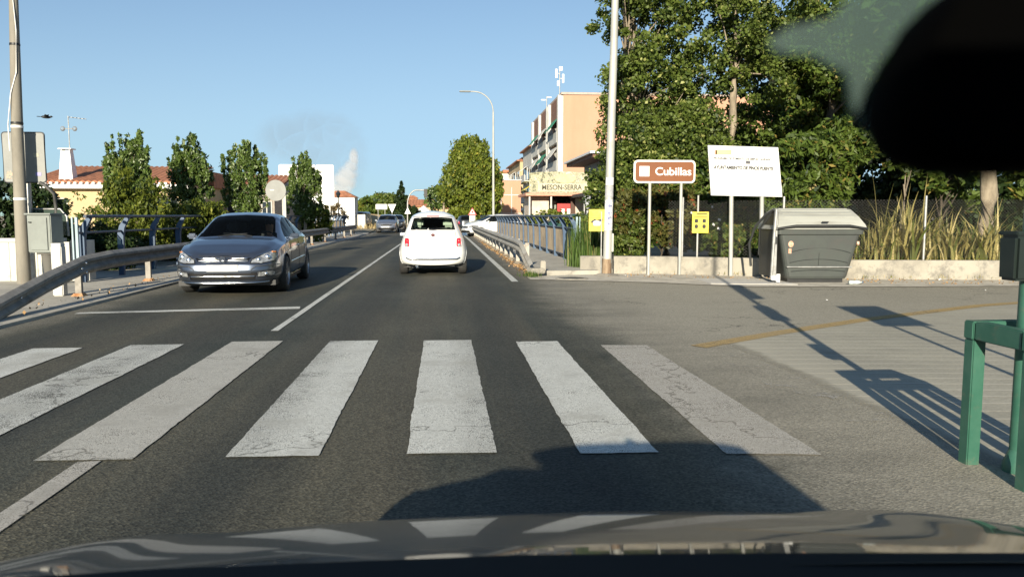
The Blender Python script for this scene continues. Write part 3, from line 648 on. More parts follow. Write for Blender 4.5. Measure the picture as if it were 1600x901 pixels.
def mast(name, label, loc, h, plates, group=None):
    t = thing(name, label, 'aerial', loc, 0, group)
    b = MB(); b.tube([(0, 0, 0), (0, 0, h)], 0.05, 6); b.build('mast', GALV, t)
    for (x, z, w_, hh) in plates:
        b = MB(); b.box((x, 0, z), (w_, 0.12, hh)); b.tube([(0, 0, z), (x, 0, z)], 0.03, 4); b.build('antenna', SIGNW, t)
    return t
mast('antenna_mast', 'white cell antenna mast on the flat roof of the salmon block', (SX - 0.1, SY + 2, HB + .22), 2.6, [(-.35, 2.2, .2, .9), (.35, 1.7, .2, .9), (0.1, 2.7, .35, .4), (-.15, 1.2, .25, .5)])
mast('roof_aerial', 'small roof aerial behind the cell mast on the salmon block', (SX - 0.1, SY + 12, HB + .22), 1.4, [(-.4, 1.0, .5, .12), (.3, 1.3, .5, .1)])
# recessed building right of it with dark eaves
t = thing('villa', 'pale blue-grey house with deep brown eaves half hidden by the trees', 'house', (10.5, 49, 0))
b = MB(); b.b2((0, 0, -0.06), (9, 8, 5.0)); b.build('wall', mat('blue_grey_render', (0.36, 0.40, 0.44), 0.85), t)
b = MB(); b.b2((-1.2, -1.4, 5.0), (9.6, 8.8, 5.22)); b.build('eaves', mat('eaves_brown', (0.16, 0.08, 0.05), 0.7), t)
b = MB(); b.b2((-1.4, -1.6, 5.225), (9.8, 9.0, 5.36)); b.build('gutter', SIGNW, t)
for x in (0.5, 1.6, 3.2, 4.6): windowed(t, x, x + 0.75, 0, 2.9, 4.2)
b = MB(); b.b2((-0.9, -1.1, 2.35), (9, -0.02, 2.5))
for i in range(22): b.lathe([(0.05, 2.5), (0.10, 2.65), (0.05, 2.85), (0.07, 3.05)], (-0.8 + i * 0.4, -1.0, 0), 6)
b.b2((-0.9, -1.1, 3.05), (9, -0.9, 3.15)); b.build('balustrade', WHITE, t)
# terrace of lower blocks down the street
def block(name, label, x, y, w_, d_, h, m_, floors, bays, roofm=TERRA):
    t = thing(name, label, 'building', (x, y, 0)); b = MB(); b.b2((0, 0, -0.06), (w_, d_, h)); b.build('wall', m_, t)
    b = MB(); b.b2((-0.5, -0.3, h), (w_ + .3, d_ + .3, h + 0.18)); b.b2((0.3, 0.3, h + .18), (w_ - .3, d_ - .3, h + 0.6)); b.build('roof', roofm, t)
    for fl in range(floors):
        z = 0.4 + fl * 2.85
        for k in range(bays):
            a = 0.6 + k * (d_ - 1.0) / bays; c = a + (d_ - 1) / bays - 0.8
            windowed(t, a, c, -0.01, z + .3, z + 2.1, face='X')
            b = MB(); b.b2((-1.0, a - .1, z - .12), (-0.003, c + .1, z)); b.b2((-1.0, a - .1, z), (-.93, c + .1, z + .85)); b.build('balcony', WHITE, t)
            if (fl + k) % 2: 
                b = MB(); b.add([(-.02, a, z + 2.3), (-.02, c, z + 2.3), (-1.0, c, z + 1.6), (-1.0, a, z + 1.6), (-.02, a, z + 2.26), (-.02, c, z + 2.26), (-1.0, c, z + 1.56), (-1.0, a, z + 1.56)], [(0, 1, 2, 3), (7, 6, 5, 4), (0, 3, 7, 4), (1, 5, 6, 2), (2, 6, 7, 3), (0, 4, 5, 1)]); b.build('awning', SIGNY if fl == 1 else SIGNW, t)
        for x0 in (w_ * .2, w_ * .62): windowed(t, x0, x0 + 1.1, 0, z + .7, z + 2.0)
    return t
block('apartment_house', 'white and cream house with brown shutters next to the salmon block', 12.0, 103.5, 14, 12, 10.6, WHITE, 3, 2)
block('apartment_house', 'cream house with cluttered balconies, lowest of the right street row', 11.7, 117, 14, 20, 9.6, CREAM, 3, 3)
block('apartment_house', 'furthest cream terrace house at the end of the right street row', 10.6, 139, 14, 14, 9.0, WHITE, 3, 2)
p0, p1 = A(775, 282, 96), A(806, 336, 96)
t = thing('workshop', 'low salmon workshop with pale grid lines beside the round street tree', 'building', (p0.x - 0.6, 96, 0))
b = MB(); b.b2((0, 0, -0.06), (3.7, 7, p0.z)); b.build('wall', SALMON, t)
b = MB(); b.b2((-.1, -.1, p0.z), (3.8, 7.1, p0.z + .12)); b.build('roof', WHITE, t)
b = MB(); [b.b2((0.01, -.03, z), (3.7, -.003, z + .1)) for z in (1.6, 3.9)]; [b.b2((x, -.035, 0), (x + .09, -.004, 4.9)) for x in (1.2, 2.5)]; b.build('trim', WHITE, t)
# red-roofed far houses
for (u0, u1, vt, Y, lab) in ((640, 676, 322, 150, 'far low house with a red tiled roof at the end of the road'), (668, 705, 325, 165, 'furthest red roofed house right of the road end')):
    a, c = A(u0, vt, Y), A(u1, vt, Y)
    t = thing('house', lab, 'house', (a.x, Y, 0)); W_ = c.x - a.x
    b = MB(); b.b2((0, 0, -0.06), (W_, 7, a.z)); b.build('wall', CREAM, t); tile_roof('roof', -.4, W_ + .4, -.4, a.z, 3.5, a.z + 1.3, t, pitch=0.6)
    windowed(t, W_ * .2, W_ * .4, 0, 0.8, 1.9); windowed(t, W_ * .6, W_ * .8, 0, .8, 1.9)
t = thing('tower', 'small red tower above the far red roof', 'tower', tuple(A(644, 345, 170).xy) + (0,)); 
b = MB(); b.b2((-1.2, 0, -.06), (1.2, 2.4, 5.2)); b.build('wall', TERRA, t); b = MB(); b.box((0, 1.2, 5.5), (2.9, 2.9, .6), taper=.3); b.build('roof', TERRA, t)

# restaurant kiosk with painted arch board
KY = 46.0
a, c = A(826, 272, KY), A(925, 306, KY)
t = thing('restaurant', 'low restaurant front with a red door under a painted arch board', 'building', (a.x, KY, 0)); W_ = c.x - a.x
hz0 = A(870, 306, KY).z
b = MB(); b.b2((0.2, 0.6, -0.06), (1.3, 4, hz0)); b.b2((W_ - .9, 0.6, -.06), (W_ + 0.2, 4, hz0)); b.b2((0.2, 4.0, -.06), (W_ + .2, 4.3, hz0)); b.build('wall', mat('plaster_beige', (0.62, 0.52, 0.42), 0.85), t)
b = MB(); b.b2((-0.2, -0.3, hz0), (W_ + .5, 4.4, hz0 + .16)); b.build('canopy', mat('salmon_canopy', (0.62, 0.30, 0.20), 0.7), t)
b = MB(); b.b2((1.9, 1.1, -.06), (2.95, 1.25, 2.15)); dr = b.build('door', REDP, t); b = MB(); b.b2((2.15, 1.06, 0.5), (2.35, 1.095, 1.8)); b.b2((2.5, 1.06, .5), (2.7, 1.095, 1.8)); b.build('pane', SIGNW, dr)
b = MB(); b.b2((1.3, 1.3, -.06), (1.86, 1.42, 2.3)); b.build('shutter', mat('grey_green_shutter', (0.20, 0.24, 0.19), 0.6), t)
for x in (0.05, 1.35, W_ - .5): b = MB(); b.tube([(x, -.1, -.06), (x, -.1, hz0)], 0.06, 8); b.build('post', WHITE, t)
# arch board
pts = [(0.0, hz0 + .17), (W_, hz0 + .17), (W_ + .05, hz0 + 1.2)]
for i in range(13):
    x = W_ * (1 - i / 12.0); pts.append((x, hz0 + 1.32 + 0.10 * math.sin(PI * (1 - i / 12.0)) ** 0.6))
def art_mat():
    m_, tt, bb = newmat('painted_board'); vec = coords(tt)
    f = noise(tt, vec, 4.5, 6, 0.75)
    col = ramp(tt, f, [(0.40, (0.08, 0.09, 0.06)), (0.46, (0.36, 0.34, 0.20)), (0.50, (0.50, 0.47, 0.33)), (0.54, (0.13, 0.14, 0.09)), (0.60, (0.52, 0.50, 0.40))])
    tt.links.new(col, bb.inputs['Base Color']); bb.inputs['Roughness'].default_value = 0.6; return m_
b = MB(); b.prism(pts, -0.35, -0.25); bd = b.build('sign_board', art_mat(), t)
b = MB(); b.b2((0.5, -0.375, hz0 + .26), (W_ - .3, -0.352, hz0 + .72)); b.build('name_strip', mat('cream_strip', (0.52, 0.49, 0.34), 0.5), bd)
o = text_mesh('lettering', 'MESON-SERRA', 0.42, (W_ / 2 + .02, -0.385, hz0 + .48), mat('olive_ink', (0.07, 0.065, 0.045), 0.6), bd, bold=0.01, width=2.4)
b = MB(); b.prism([(2.15 + 0.62 * math.cos(q), hz0 + 1.0 + 0.27 * math.sin(q)) for q in [2 * PI * i / 24 for i in range(24)]], -0.40, -0.352); b.build('oval_medallion', mat('pale_yellow', (0.54, 0.49, 0.26), 0.5), bd)
# terrace canopy beside it with tied pale curtains
t = thing('terrace_canopy', 'dark roofed terrace with tied pale curtains right of the restaurant', 'canopy', (9.3, 42, 0))
b = MB(); b.b2((-1.6, 0, 2.45), (7, 5, 2.62)); b.build('roof', mat('dark_canopy_cloth', (0.05, 0.05, 0.055), 0.8), t)
for i in range(9):
    x = -1.35 + i * 0.78; b = MB(); b.lathe([(0.2, 2.44), (0.16, 2.2), (0.07, 1.7), (0.035, 1.3), (0.08, 1.05), (0.13, .6), (0.15, .2)], (x, 0.05, 0), 8); b.build('curtain', mat('pale_curtain', (0.42, 0.43, 0.46), 0.8), t)
for x in (-1.5, 2.5, 6.8): b = MB(); b.tube([(x, 0.2, 0), (x, .2, 2.45)], 0.05, 6); b.build('post', GALV, t)
b = MB(); b.b2((-1.5, 4.7, -.06), (7, 4.9, 2.44)); b.build('back_wall', mat('dim_brick', (0.10, 0.06, 0.045), 0.9), t)

# ------------------------------------------------------------------ walls and fences
wl = [(3.27, 18.15), (5.3, 17.75), (8.95, 15.95), (11.9, 15.5), (17, 14.9), (24, 14.2)]
b = MB(); hh = 0.42
b.sweep([(-0.10, 0.0), (-0.10, 0.42), (0.14, 0.42), (0.14, 0.0)], [(x, y, 0.0) for x, y in wl], closed=True)
w1 = b.build('low_wall', CONC); tag(w1, 'low stained concrete wall running behind the pavement on the right', 'wall')
def mesh_mat():
    m_, t, bb = newmat('chain_link'); vec = coords(t)
    sx = t.nodes.new('ShaderNodeSeparateXYZ'); t.links.new(vec, sx.inputs[0])
    fs = []
    for sg in (1, -1):
        a_ = math_(t, 'ADD', sx.outputs[0], math_(t, 'MULTIPLY', sx.outputs[2], sg))
        f = math_(t, 'FRACT', math_(t, 'MULTIPLY', a_, 15.0)); fs.append(math_(t, 'LESS_THAN', f, 0.06))
    f = math_(t, 'MAXIMUM', fs[0], fs[1]); tr = t.nodes.new('ShaderNodeBsdfTransparent'); mx = t.nodes.new('ShaderNodeMixShader')
    bb.inputs['Base Color'].default_value = (0.055, 0.055, 0.05, 1); bb.inputs['Roughness'].default_value = 0.6
    t.links.new(f, mx.inputs[0]); t.links.new(tr.outputs[0], mx.inputs[1]); t.links.new(bb.outputs[0], mx.inputs[2])
    t.links.new(mx.outputs[0], t.nodes['Material Output'].inputs[0]); return m_
t = thing('chain_link_fence', 'chain link fence with grey posts on top of the low wall', 'fence', (0, 0, 0))
b = MB()
for (x0, y0), (x1, y1) in zip(wl[:-1], wl[1:]):
    if x0 < 5: continue
    b.add([(x0, y0 + .05, .46), (x1, y1 + .05, .46), (x1, y1 + .05, 1.72), (x0, y0 + .05, 1.72)], [(0, 1, 2, 3)])
b.build('wire_mesh', mesh_mat(), t)
def on_wall(x):
    for (x0, y0), (x1, y1) in zip(wl[:-1], wl[1:]):
        if x0 <= x <= x1: return y0 + (y1 - y0) * (x - x0) / (x1 - x0) + .05
for x in (5.6, 7.6, 10.37, 12.9, 15.5, 19): b = MB(); b.tube([(x, on_wall(x), .4), (x, on_wall(x), 1.80)], 0.028, 8); b.build('post', GALV, t)

# bridge railings: blue plate posts with bars and pickets
def railing(name, label, x, ys, side, pick_from, zb=0.1, group=None, endpost=True, pick_col=mat('dusty_brown_picket', (0.20, 0.165, 0.12), 0.7, c2=(0.13, 0.11, 0.085), vs=1.5)):
    t = thing(name, label, 'railing', (x, ys[0], 0), 0, group)
    def X(y): return bend(y)
    y0 = ys[0]
    for k, y in enumerate(ys):
        # plate post, flaring at the top towards the road
        b = MB(); s = side; prof = [(0, zb), (0.0, 0.95), (s * 0.05, 1.15), (s * 0.20, 1.36), (s * 0.29, 1.36), (s * 0.16, 1.1), (s * 0.13, 0.9), (s * 0.11, zb)]
        b.prism([(p[0] + X(y), p[1]) for p in prof], y - y0 - 0.045, y - y0 + 0.045); b.build('post', BLUE, t)
    for nm, dx, z, r in (('top_rail', 0.25, 1.36, 0.033), ('middle_rail', 0.09, 1.03, 0.025), ('bottom_rail', 0.055, 0.24, 0.022)):
        pts = [(side * dx + X(y), y - y0, z) for y in np.linspace(ys[0] - 0.25, ys[-1] + 0.2, max(3, int((ys[-1] - ys[0]) / 4)))]
        b = MB(); b.tube(pts, r, 8); b.build(nm, mat('dark_rail_paint', (0.03, 0.045, 0.075), 0.45, c2=(0.05, 0.065, 0.09)), t)
    if pick_from is not None:
        for seg in range(len(ys) - 1):
            if ys[seg] < pick_from: continue
            b = MB(); n = int((ys[seg + 1] - ys[seg]) / 0.13)
            for i in range(1, n):
                y = ys[seg] + (ys[seg + 1] - ys[seg]) * i / n
                b.tube([(side * 0.06 + X(y), y - y0, 0.24), (side * 0.075 + X(y), y - y0, 1.03)], 0.011, 5, False)
            b.build('picket_panel', pick_col, t)
    if endpost: b = MB(); b.box((side * 0.1, -0.28, 0.72), (0.05, 0.05, 1.25)); b.box((side * 0.02, -0.28, 0.72), (0.03, 0.04, 1.25)); b.build('end_post', mat('pale_blue_post', (0.30, 0.40, 0.44), 0.5), t)
    return t
railing('bridge_railing', 'blue bridge railing with plate posts right of the road', 3.62, [20.4 + 1.9 * i for i in range(23)], -1, 20.5)
railing('bridge_railing', 'blue bridge railing behind the guardrail on the left', -7.35, [16.3 + 1.9 * i for i in range(24)], 1, 27, zb=0.03)
t = thing('river_wall', 'brown concrete side wall below the right blue railing', 'wall', (3.9, 20.4, 0))
b = MB(); b.b2((0.0, 0.0, -0.06), (0.14, 44, 0.10)); b.build('coping', CONC, t)
# dark wavy sheet at the near end of the right railing
t = thing('dark_green_sheet', 'dark green wavy sheet at the near end of the right blue railing', 'netting', (3.56, 20.4, 0))
vs = []; fs = []
for i in range(13):
    for j in range(9):
        y = -0.05 + i * 0.16; z = 0.14 + j * (0.85 - 0.2 * math.sin(i * 0.7)) / 8
        vs.append((0.04 * math.sin(i * 1.9 + j * .6), y, z))
fs = [(i * 9 + j, (i + 1) * 9 + j, (i + 1) * 9 + j + 1, i * 9 + j + 1) for i in range(12) for j in range(8)]
b = MB(); b.add(vs, fs, True); o = b.build('wavy_panel', mat('mottled_dark_green', (0.015, 0.035, 0.03), 0.8, c2=(0.03, 0.07, 0.05), vs=5), t)
sd = o.modifiers.new('solid', 'SOLIDIFY'); sd.thickness = 0.01

# guardrails: W beam on posts
WB = [(0.0, 0.155), (0.03, 0.135), (0.075, 0.10), (0.078, 0.06), (0.02, 0.02), (0.02, -0.02), (0.078, -0.06), (0.075, -0.10), (0.03, -0.135), (0.0, -0.155)]
def guardrail(name, label, path, side, posts, postm, postc, beamm, foot=RUST):
    t = thing(name, label, 'guardrail', (path[0][0], path[0][1], 0)); ox, oy = path[0][0], path[0][1]
    b = MB(); prof = [(side * a, z) for a, z in WB] + [(side * a - side * 0.006, z) for a, z in reversed(WB)]
    b.sweep(prof, [(x - ox, y - oy, z) for x, y, z in path], closed=True); b.build('beam', beamm, t)
    for (x, y, h) in posts:
        b = MB(); xx = x - ox - side * 0.12; b.b2((xx - .05, y - oy - .035, 0.02), (xx + .05, y - oy + .035, h)); b.build('post', postm, t)
        b = MB(); b.b2((xx + side * .05, y - oy - .06, h - .22), (xx + side * 0.125, y - oy + .06, h - .04)); b.build('spacer', postm, t)
        b = MB(); b.box((xx, y - oy, 0.05 if side > 0 else 0.10), (0.22, 0.2, 0.06), taper=.6); b.build('foot', foot, t)
    return t
pL = [(-5.72, 9.0, 0.02), (-5.78, 10.3, 0.12), (-5.9, 12.0, 0.38), (-6.0, 13.4, 0.55)] + [(-5.97 + bend(y) * 1.2, y, 0.60) for y in np.linspace(14.4, 55, 22)] + [(-6.6 + .1, 56.5, 0.45), (-6.75 + .1, 58.5, 0.1)]
gl = guardrail('guardrail', 'grey weathered guardrail ramping up from the ground on the left', pL, 1, [(-5.98, 13.45, 0.62)] + [(-5.97 + bend(y) * 1.2, y, 0.72) for y in np.arange(16.5, 55, 4.0)], RAILM, None, RAILM)
b = MB()
for (x, y, z) in [(-5.87, 11.05, 0.25), (-5.90, 11.15, 0.18), (-5.92, 13.0, 0.52), (-5.92, 13.15, 0.60), (-5.92, 13.15, 0.45), (-5.8, 10.2, 0.16), (-5.8, 10.3, .06)]: b.ball((x + .09 - pL[0][0], y - pL[0][1], z), (0.018, 0.018, 0.018), 8, 5)
b.build('bolts', CHROME, gl)
pR = [(2.02, 17.3, 0.14), (1.98, 18.0, 0.32), (1.95, 19.0, 0.58)] + [(1.93 + bend(y), y, 0.62) for y in np.linspace(20.0, 50, 16)] + [(1.95 - .03, 51, 0.5)]
gr = guardrail('guardrail', 'dusty pale guardrail sloping down to the pavement corner on the right', pR, -1, [(1.97, 19.1, 0.70)] + [(1.93 + bend(y), y, 0.74) for y in np.arange(21.1, 50, 2.0)], RAILPALE, None, RAILPALE, foot=GRAVEL)
b = MB(); b.box((0.08, 0.0, 0.13), (0.34, 0.3, 0.12), rz=.3, bev=.02); b.box((0.25, 0.1, 0.22), (0.12, 0.1, 0.26), bev=.015); b.build('end_anchor', CONC, gr)
t = thing('concrete_post', 'short square white post standing behind the left guardrail ramp', 'post', (-6.45, 13.55, 0.03))
b = MB(); b.box((0, 0, 0.42), (0.17, 0.17, 0.84), bev=0.015); b.build('shaft', WHITE, t); b = MB(); b.box((0, 0, 0.86), (0.15, 0.15, 0.05)); b.build('cap', WHITE, t)

# ------------------------------------------------------------------ cars
def paint(name, col, metal=0.0, rough=0.35):
    if name in MATS: return MATS[name]
    m_, t, b = newmat(name); vec = coords(t)
    c = mixc(t, ramp(t, noise(t, vec, 1.5, 4), [(0.4, 0.0), (0.7, 1.0)]), tuple(col), tuple(x * 0.93 for x in col))
    t.links.new(c, b.inputs['Base Color']); b.inputs['Metallic'].default_value = metal
    b.inputs['Roughness'].default_value = rough; b.inputs['Coat Weight'].default_value = 0.65 if name.startswith('bronze') else 1.0; b.inputs['Coat Roughness'].default_value = 0.04; b.inputs['Specular IOR Level'].default_value = 0.15 if name.startswith('bronze') else 0.5
    MATS[name] = m_; return m_
def tab(t, y):
    xs = [a for a, _ in t]; ys = [b for _, b in t]; return float(np.interp(y, xs, ys))
def inpoly(px, pz, poly):
    poly = np.array(poly); n = len(poly); r = np.zeros(px.shape, bool); j = n - 1
    for i in range(n):
        xi, zi = poly[i]; xj, zj = poly[j]
        c = ((zi > pz) != (zj > pz)) & (px < (xj - xi) * (pz - zi) / (zj - zi + 1e-12) + xi); r ^= c; j = i
    return r
class Shell:
    """car skin as a fine grid: stations along y, ring from sill to roof centre, mirrored"""
    def __init__(s, P, NS=230, NR=64):
        L = P['L'] / 2; n1, n2 = P['n']; ph = np.linspace(-PI / 2 + 1e-4, PI / 2 - 1e-4, 6000)
        nn = np.where(ph < 0, n1, n2)
        y = L * np.sign(ph) * np.abs(np.sin(ph)) ** (2 / nn); wf = np.abs(np.cos(ph)) ** (2 / nn)
        W = wf * P['W'] / 2
        s_ = np.concatenate([[0], np.cumsum(np.hypot(np.diff(y), np.diff(W)))]); u = np.linspace(0, s_[-1], NS)
        y = np.interp(u, s_, y); wf = np.interp(u, s_, wf)
        G_ = np.zeros((NS, NR, 3))
        for i in range(NS):
            yy = y[i]; Wm = tab(P['half'], yy); zb, zw, zs, zt = (tab(P[k], yy) for k in ('zbot', 'zwaist', 'zbelt', 'ztop'))
            rf = tab(P['rf'], yy); eg = tab(P['edge'], yy); tb = P.get('tumble', 0.955)
            ring = [(0, zb), (0.86, zb), (0.965, zb + .05), (0.985, zb + .16), (1.0, zw), (P.get('mid', 0.99), zw + 0.5 * (zs - zw)), (tb, zs), (rf + (0.02), zt - eg - 0.03), (rf - 0.04, zt - eg + 0.015), (rf * .6, zt - eg * 0.25), (0, zt)]
            X = np.array([p[0] for p in ring]) * Wm; Z = np.array([p[1] for p in ring])
            # fixed share of samples for every piece, so the rows stay aligned
            shares = P.get('shares', [4, 2, 3, 7, 6, 7, 14, 2, 6, 12]); tt = np.concatenate([[0], np.cumsum(shares)]) / sum(shares)
            t = np.linspace(0, 1, NR); xs = np.interp(t, tt, X); zs_ = np.interp(t, tt, Z)
            G_[i, :, 0] = xs * wf[i]; G_[i, :, 1] = yy; G_[i, :, 2] = zs_
        for it in range(P.get('smooth', 5)):
            H = G_.copy()
            G_[:, 1:-1] = 0.5 * H[:, 1:-1] + 0.25 * (H[:, :-2] + H[:, 2:])
            H = G_.copy(); G_[1:-1, :, 2] = 0.5 * H[1:-1, :, 2] + 0.25 * (H[:-2, :, 2] + H[2:, :, 2]); G_[1:-1, :, 0] = 0.5 * H[1:-1, :, 0] + 0.25 * (H[:-2, :, 0] + H[2:, :, 0])
        G_[:, 0, 0] = 0; G_[:, -1, 0] = 0; G_[0, :, 0] = 0; G_[-1, :, 0] = 0
        # shear: bumper and glass profile at the ends
        yv = G_[:, :, 1]; zz = G_[:, :, 2]
        fr = np.interp(zz, *zip(*P['front_prof'])); rr = np.interp(zz, *zip(*P['rear_prof']))
        wfr = np.clip((yv - L * 0.45) / (L * 0.55), 0, 1) ** 2; wrr = np.clip((-yv - L * P.get('rs', 0.45)) / (L * (1 - P.get('rs', 0.45))), 0, 1) ** P.get('rp', 2)
        G_[:, :, 1] = yv - fr * wfr + rr * wrr
        s.G = G_; s.P = P
        M = G_[:, ::-1].copy(); M[:, :, 0] *= -1
        A_ = np.concatenate([G_, M[:, 1:]], axis=1); nr = A_.shape[1]
        s.V = A_.reshape(-1, 3); i, j = np.meshgrid(np.arange(NS - 1), np.arange(nr - 1), indexing='ij')
        s.F = np.stack([i * nr + j, i * nr + j + 1, (i + 1) * nr + j + 1, (i + 1) * nr + j], -1).reshape(-1, 4)
        q = s.V[s.F]; s.c = q.mean(1); nrm = np.cross(q[:, 2] - q[:, 0], q[:, 3] - q[:, 1]); nrm /= np.linalg.norm(nrm, axis=1)[:, None] + 1e-9
        out = np.sign((nrm * (s.c - np.array([0, 0, 0.7]))).sum(1)); s.n = nrm * out[:, None]; s.F = np.where(out[:, None] < 0, s.F[:, ::-1], s.F)
        s.used = np.zeros(len(s.F), bool)
    def take(s, mask): m_ = mask & ~s.used; s.used |= m_; return m_
    def part(s, name, mask, mt, parent, push=0.0, deepen=None):
        idx = np.nonzero(mask)[0]
        if len(idx) == 0: return None
        F_ = s.F[idx]; u, inv = np.unique(F_, return_inverse=True); V = s.V[u].copy()
        if push:
            nv = np.zeros_like(V); np.add.at(nv, inv.reshape(-1), np.repeat(s.n[idx], 4, axis=0)); nv /= np.linalg.norm(nv, axis=1)[:, None] + 1e-9; V += nv * push
        o = npmesh(name, V, inv.reshape(-1, 4), mt, parent, smooth=True); return o
    def side_x(s, y, z):
        a = s.G[:, :, :].reshape(-1, 3); k = (a[:, 1] - y) ** 2 + (a[:, 2] - z) ** 2 - (a[:, 0] > 0.45 * s.P['W'] / 2) * 10
        return a[np.argmin(k), 0]
    def end_y(s, x, z, front=True):
        a = s.G.reshape(-1, 3); k = (a[:, 0] - abs(x)) ** 2 + (a[:, 2] - z) ** 2 - ((a[:, 1] > 0.7) if front else (a[:, 1] < -0.7)) * 10
        m_ = np.argsort(k)[:6]; return a[m_, 1].max() if front else a[m_, 1].min()
def wheel(parent, x, y, r, wd, spokes=5, rimm=None):
    s = 1 if x > 0 else -1; w_ = thing_none('wheel', parent, (x, y, r))
    b = MB(); b.lathe([(r * .66, -wd / 2), (r * .93, -wd / 2), (r, -wd * .36), (r * 1.0, 0), (r, wd * .36), (r * .93, wd / 2), (r * .66, wd / 2)], n=36, axis='X')
    for k in (-.2, 0.0, .2): b.lathe([(r * 1.002, k * wd - .006), (r * 1.004, k * wd + .006)], n=36, axis='X')
    b.build('tyre', TYRE, w_)
    b = MB(); e = s * wd * .5; b.lathe([(r * .66, e), (r * .63, e * .6), (r * .60, 0), (r * .60, -e * .8)], n=30, axis='X')
    for k in range(spokes):
        a = 2 * PI * k / spokes + .3
        for da in (-.13, .13): b.box((e * .78, math.cos(a + da) * r * .34, math.sin(a + da) * r * .34), (0.025, 0.035, r * .62), rx=a + da - PI / 2)
    b.lathe([(0.0, e * .9), (r * .14, e * .86), (r * .16, e * .6)], n=16, axis='X'); b.build('rim', rimm or RIM, w_)
    b = MB(); b.lathe([(0.0, e * .2), (r * .5, e * .2), (r * .52, e * .15)], n=20, axis='X'); b.build('brake_disc', mat('brake_iron', (0.10, 0.09, 0.08), 0.5, 0.5), w_)
    return w_
def thing_none(name, parent, loc):
    o = bpy.data.objects.new(name, None); link(o, parent); o.location = loc; o.empty_display_size = 0.1; return o
GL = glass('car_glass', (.80, .86, .84), .95); GLD = glass('tinted_car_glass', (0.45, 0.5, 0.48), 0.6)
def make_car(name, label, P, loc, rz, paintm, detail=1, group=None):
    t = thing(name, label, 'car', loc, rz, group)
    S = Shell(P, *( (300, 80) if detail > 1 else (200, 56) if detail else (110, 36)))
    c, n = S.c, S.n; X = np.abs(c[:, 0]); Y = c[:, 1]; Z = c[:, 2]
    # wheel arches cut out
    for wy in P['wheels']:
        S.used |= (X > 0.5 * P['W'] / 2) & (((Y - wy) ** 2 + (Z - P['wr']) ** 2) < (P['wr'] + 0.05) ** 2)
    side = (np.abs(n[:, 0]) > 0.35)
    for nm, poly, mk, mt, ps in P['panels']:
        if nm == 'valance': base = (Z < .25) & (Y > 1.9)
        elif mk == 'side': base = side & inpoly(Y, Z, poly)
        elif mk == 'front': base = (Y > 0.25) & (n[:, 1] > 0.12) & inpoly(X, Z, poly)
        else: base = (Y < -0.3) & (n[:, 1] < -0.12) & inpoly(X, Z, poly)
        base = S.take(base)
        if mk == 'side' or P.get('pairs') and nm in P['pairs']:
            for sg in (1, -1): S.part(nm, base & (np.sign(c[:, 0]) == sg), mt, t, ps)
        else: S.part(nm, base, mt, t, ps)
    S.part('body', ~S.used, paintm, t)
    if detail:
        rub = mat('black_rubber_seal', (.012, .012, .013), .5)
        for nm, poly, mk, mt, ps in P['panels']:
            if nm in ('headlight', 'fog_lamp', 'front_window', 'rear_side_window', 'side_window', 'tail_light'):
                for sg in (1, -1): polyline(t, S, nm.split('_')[0] + '_seal', poly if mk == 'side' else [(sg * a, z) for a, z in poly], .007, paintm if nm == 'tail_light' else rub, mk, sg, closed=True, off=.0)
    # arch liners, floor
    b = MB(); wr = P['wr'] + 0.045; xo = P['W'] / 2 - 0.08
    for wy in P['wheels']:
        for sg in (1, -1):
            pts = [(math.cos(a) * wr, math.sin(a) * wr) for a in np.linspace(-0.12, PI + .12, 15)]
            vs = [(sg * xo, wy + p[0], P['wr'] + p[1]) for p in pts] + [(sg * (xo - .3), wy + p[0], P['wr'] + p[1]) for p in pts]
            b.add(vs, [(i, i + 1, 16 + i, 15 + i) for i in range(14)] + [tuple(range(15, 30))])
    b.b2((-P['W'] / 2 + .12, -P['L'] / 2 + .35, .17), (P['W'] / 2 - .12, P['L'] / 2 - .35, .26)); b.build('underbody', BLACKP, t)
    if detail:
        for sg in (1, -1):
            for wy in P['wheels']:
                b = MB(); pts = []
                for a in np.linspace(-0.2, PI + .2, 25):
                    yy, zz = wy + math.cos(a) * (P['wr'] + .05), P['wr'] + math.sin(a) * (P['wr'] + .05); pts.append((sg * (S.side_x(yy, zz) - .004), yy, zz))
                b.tube(pts, 0.011, 6, False); b.build('wheel_arch_lip', paintm, t)
    for wy in P['wheels']:
        for sg in (1, -1): wheel(t, sg * (P['W'] / 2 - 0.125), wy, P['wr'], P.get('ww', 0.205), P.get('spokes', 5))
    # seats
    st = P.get('seatm') or mat('dark_seat_fabric', (0.05, 0.052, 0.055), 0.8)
    zf = P.get('zseat', 0.32)
    for sx in (-.37, .37):
        for sy, hr in ((P['seaty'], 1), (P['seaty'] - 0.82, 1)):
            b = MB(); b.box((sx, sy + .2, zf + .1), (0.5, 0.52, 0.18), bev=.05); b.box((sx, sy - .08, zf + .46), (0.48, 0.14, 0.62), rx=0.18, bev=.05); s_ = b.build('seat', st, t)
            b = MB(); b.box((sx, sy - .17, zf + .90), (0.26, 0.10, 0.19), rx=.1, bev=.045)
            for q in (-.06, .06): b.tube([(sx + q, sy - .15, zf + .70), (sx + q, sy - .16, zf + .85)], .007, 5)
            b.build('headrest', st, s_)
    b = MB(); y0 = P['dashy']; b.box((0, y0, P['zdash']), (P['W'] - .3, 0.55, 0.16), bev=.05); d_ = b.build('dashboard', BLACKP, t)
    b = MB(); pts = [(-P['steer'] * .37 + .18 * math.cos(a), y0 - .38 + .05 * math.sin(a), P['zdash'] + .02 + .17 * math.sin(a)) for a in np.linspace(0, 2 * PI, 20)]; b.tube(pts, .014, 6, False); b.build('steering_wheel', BLACKP, d_)
    # door mirrors
    my, mz = P['mirror']; mk_ = P.get('mscale', 1.0)
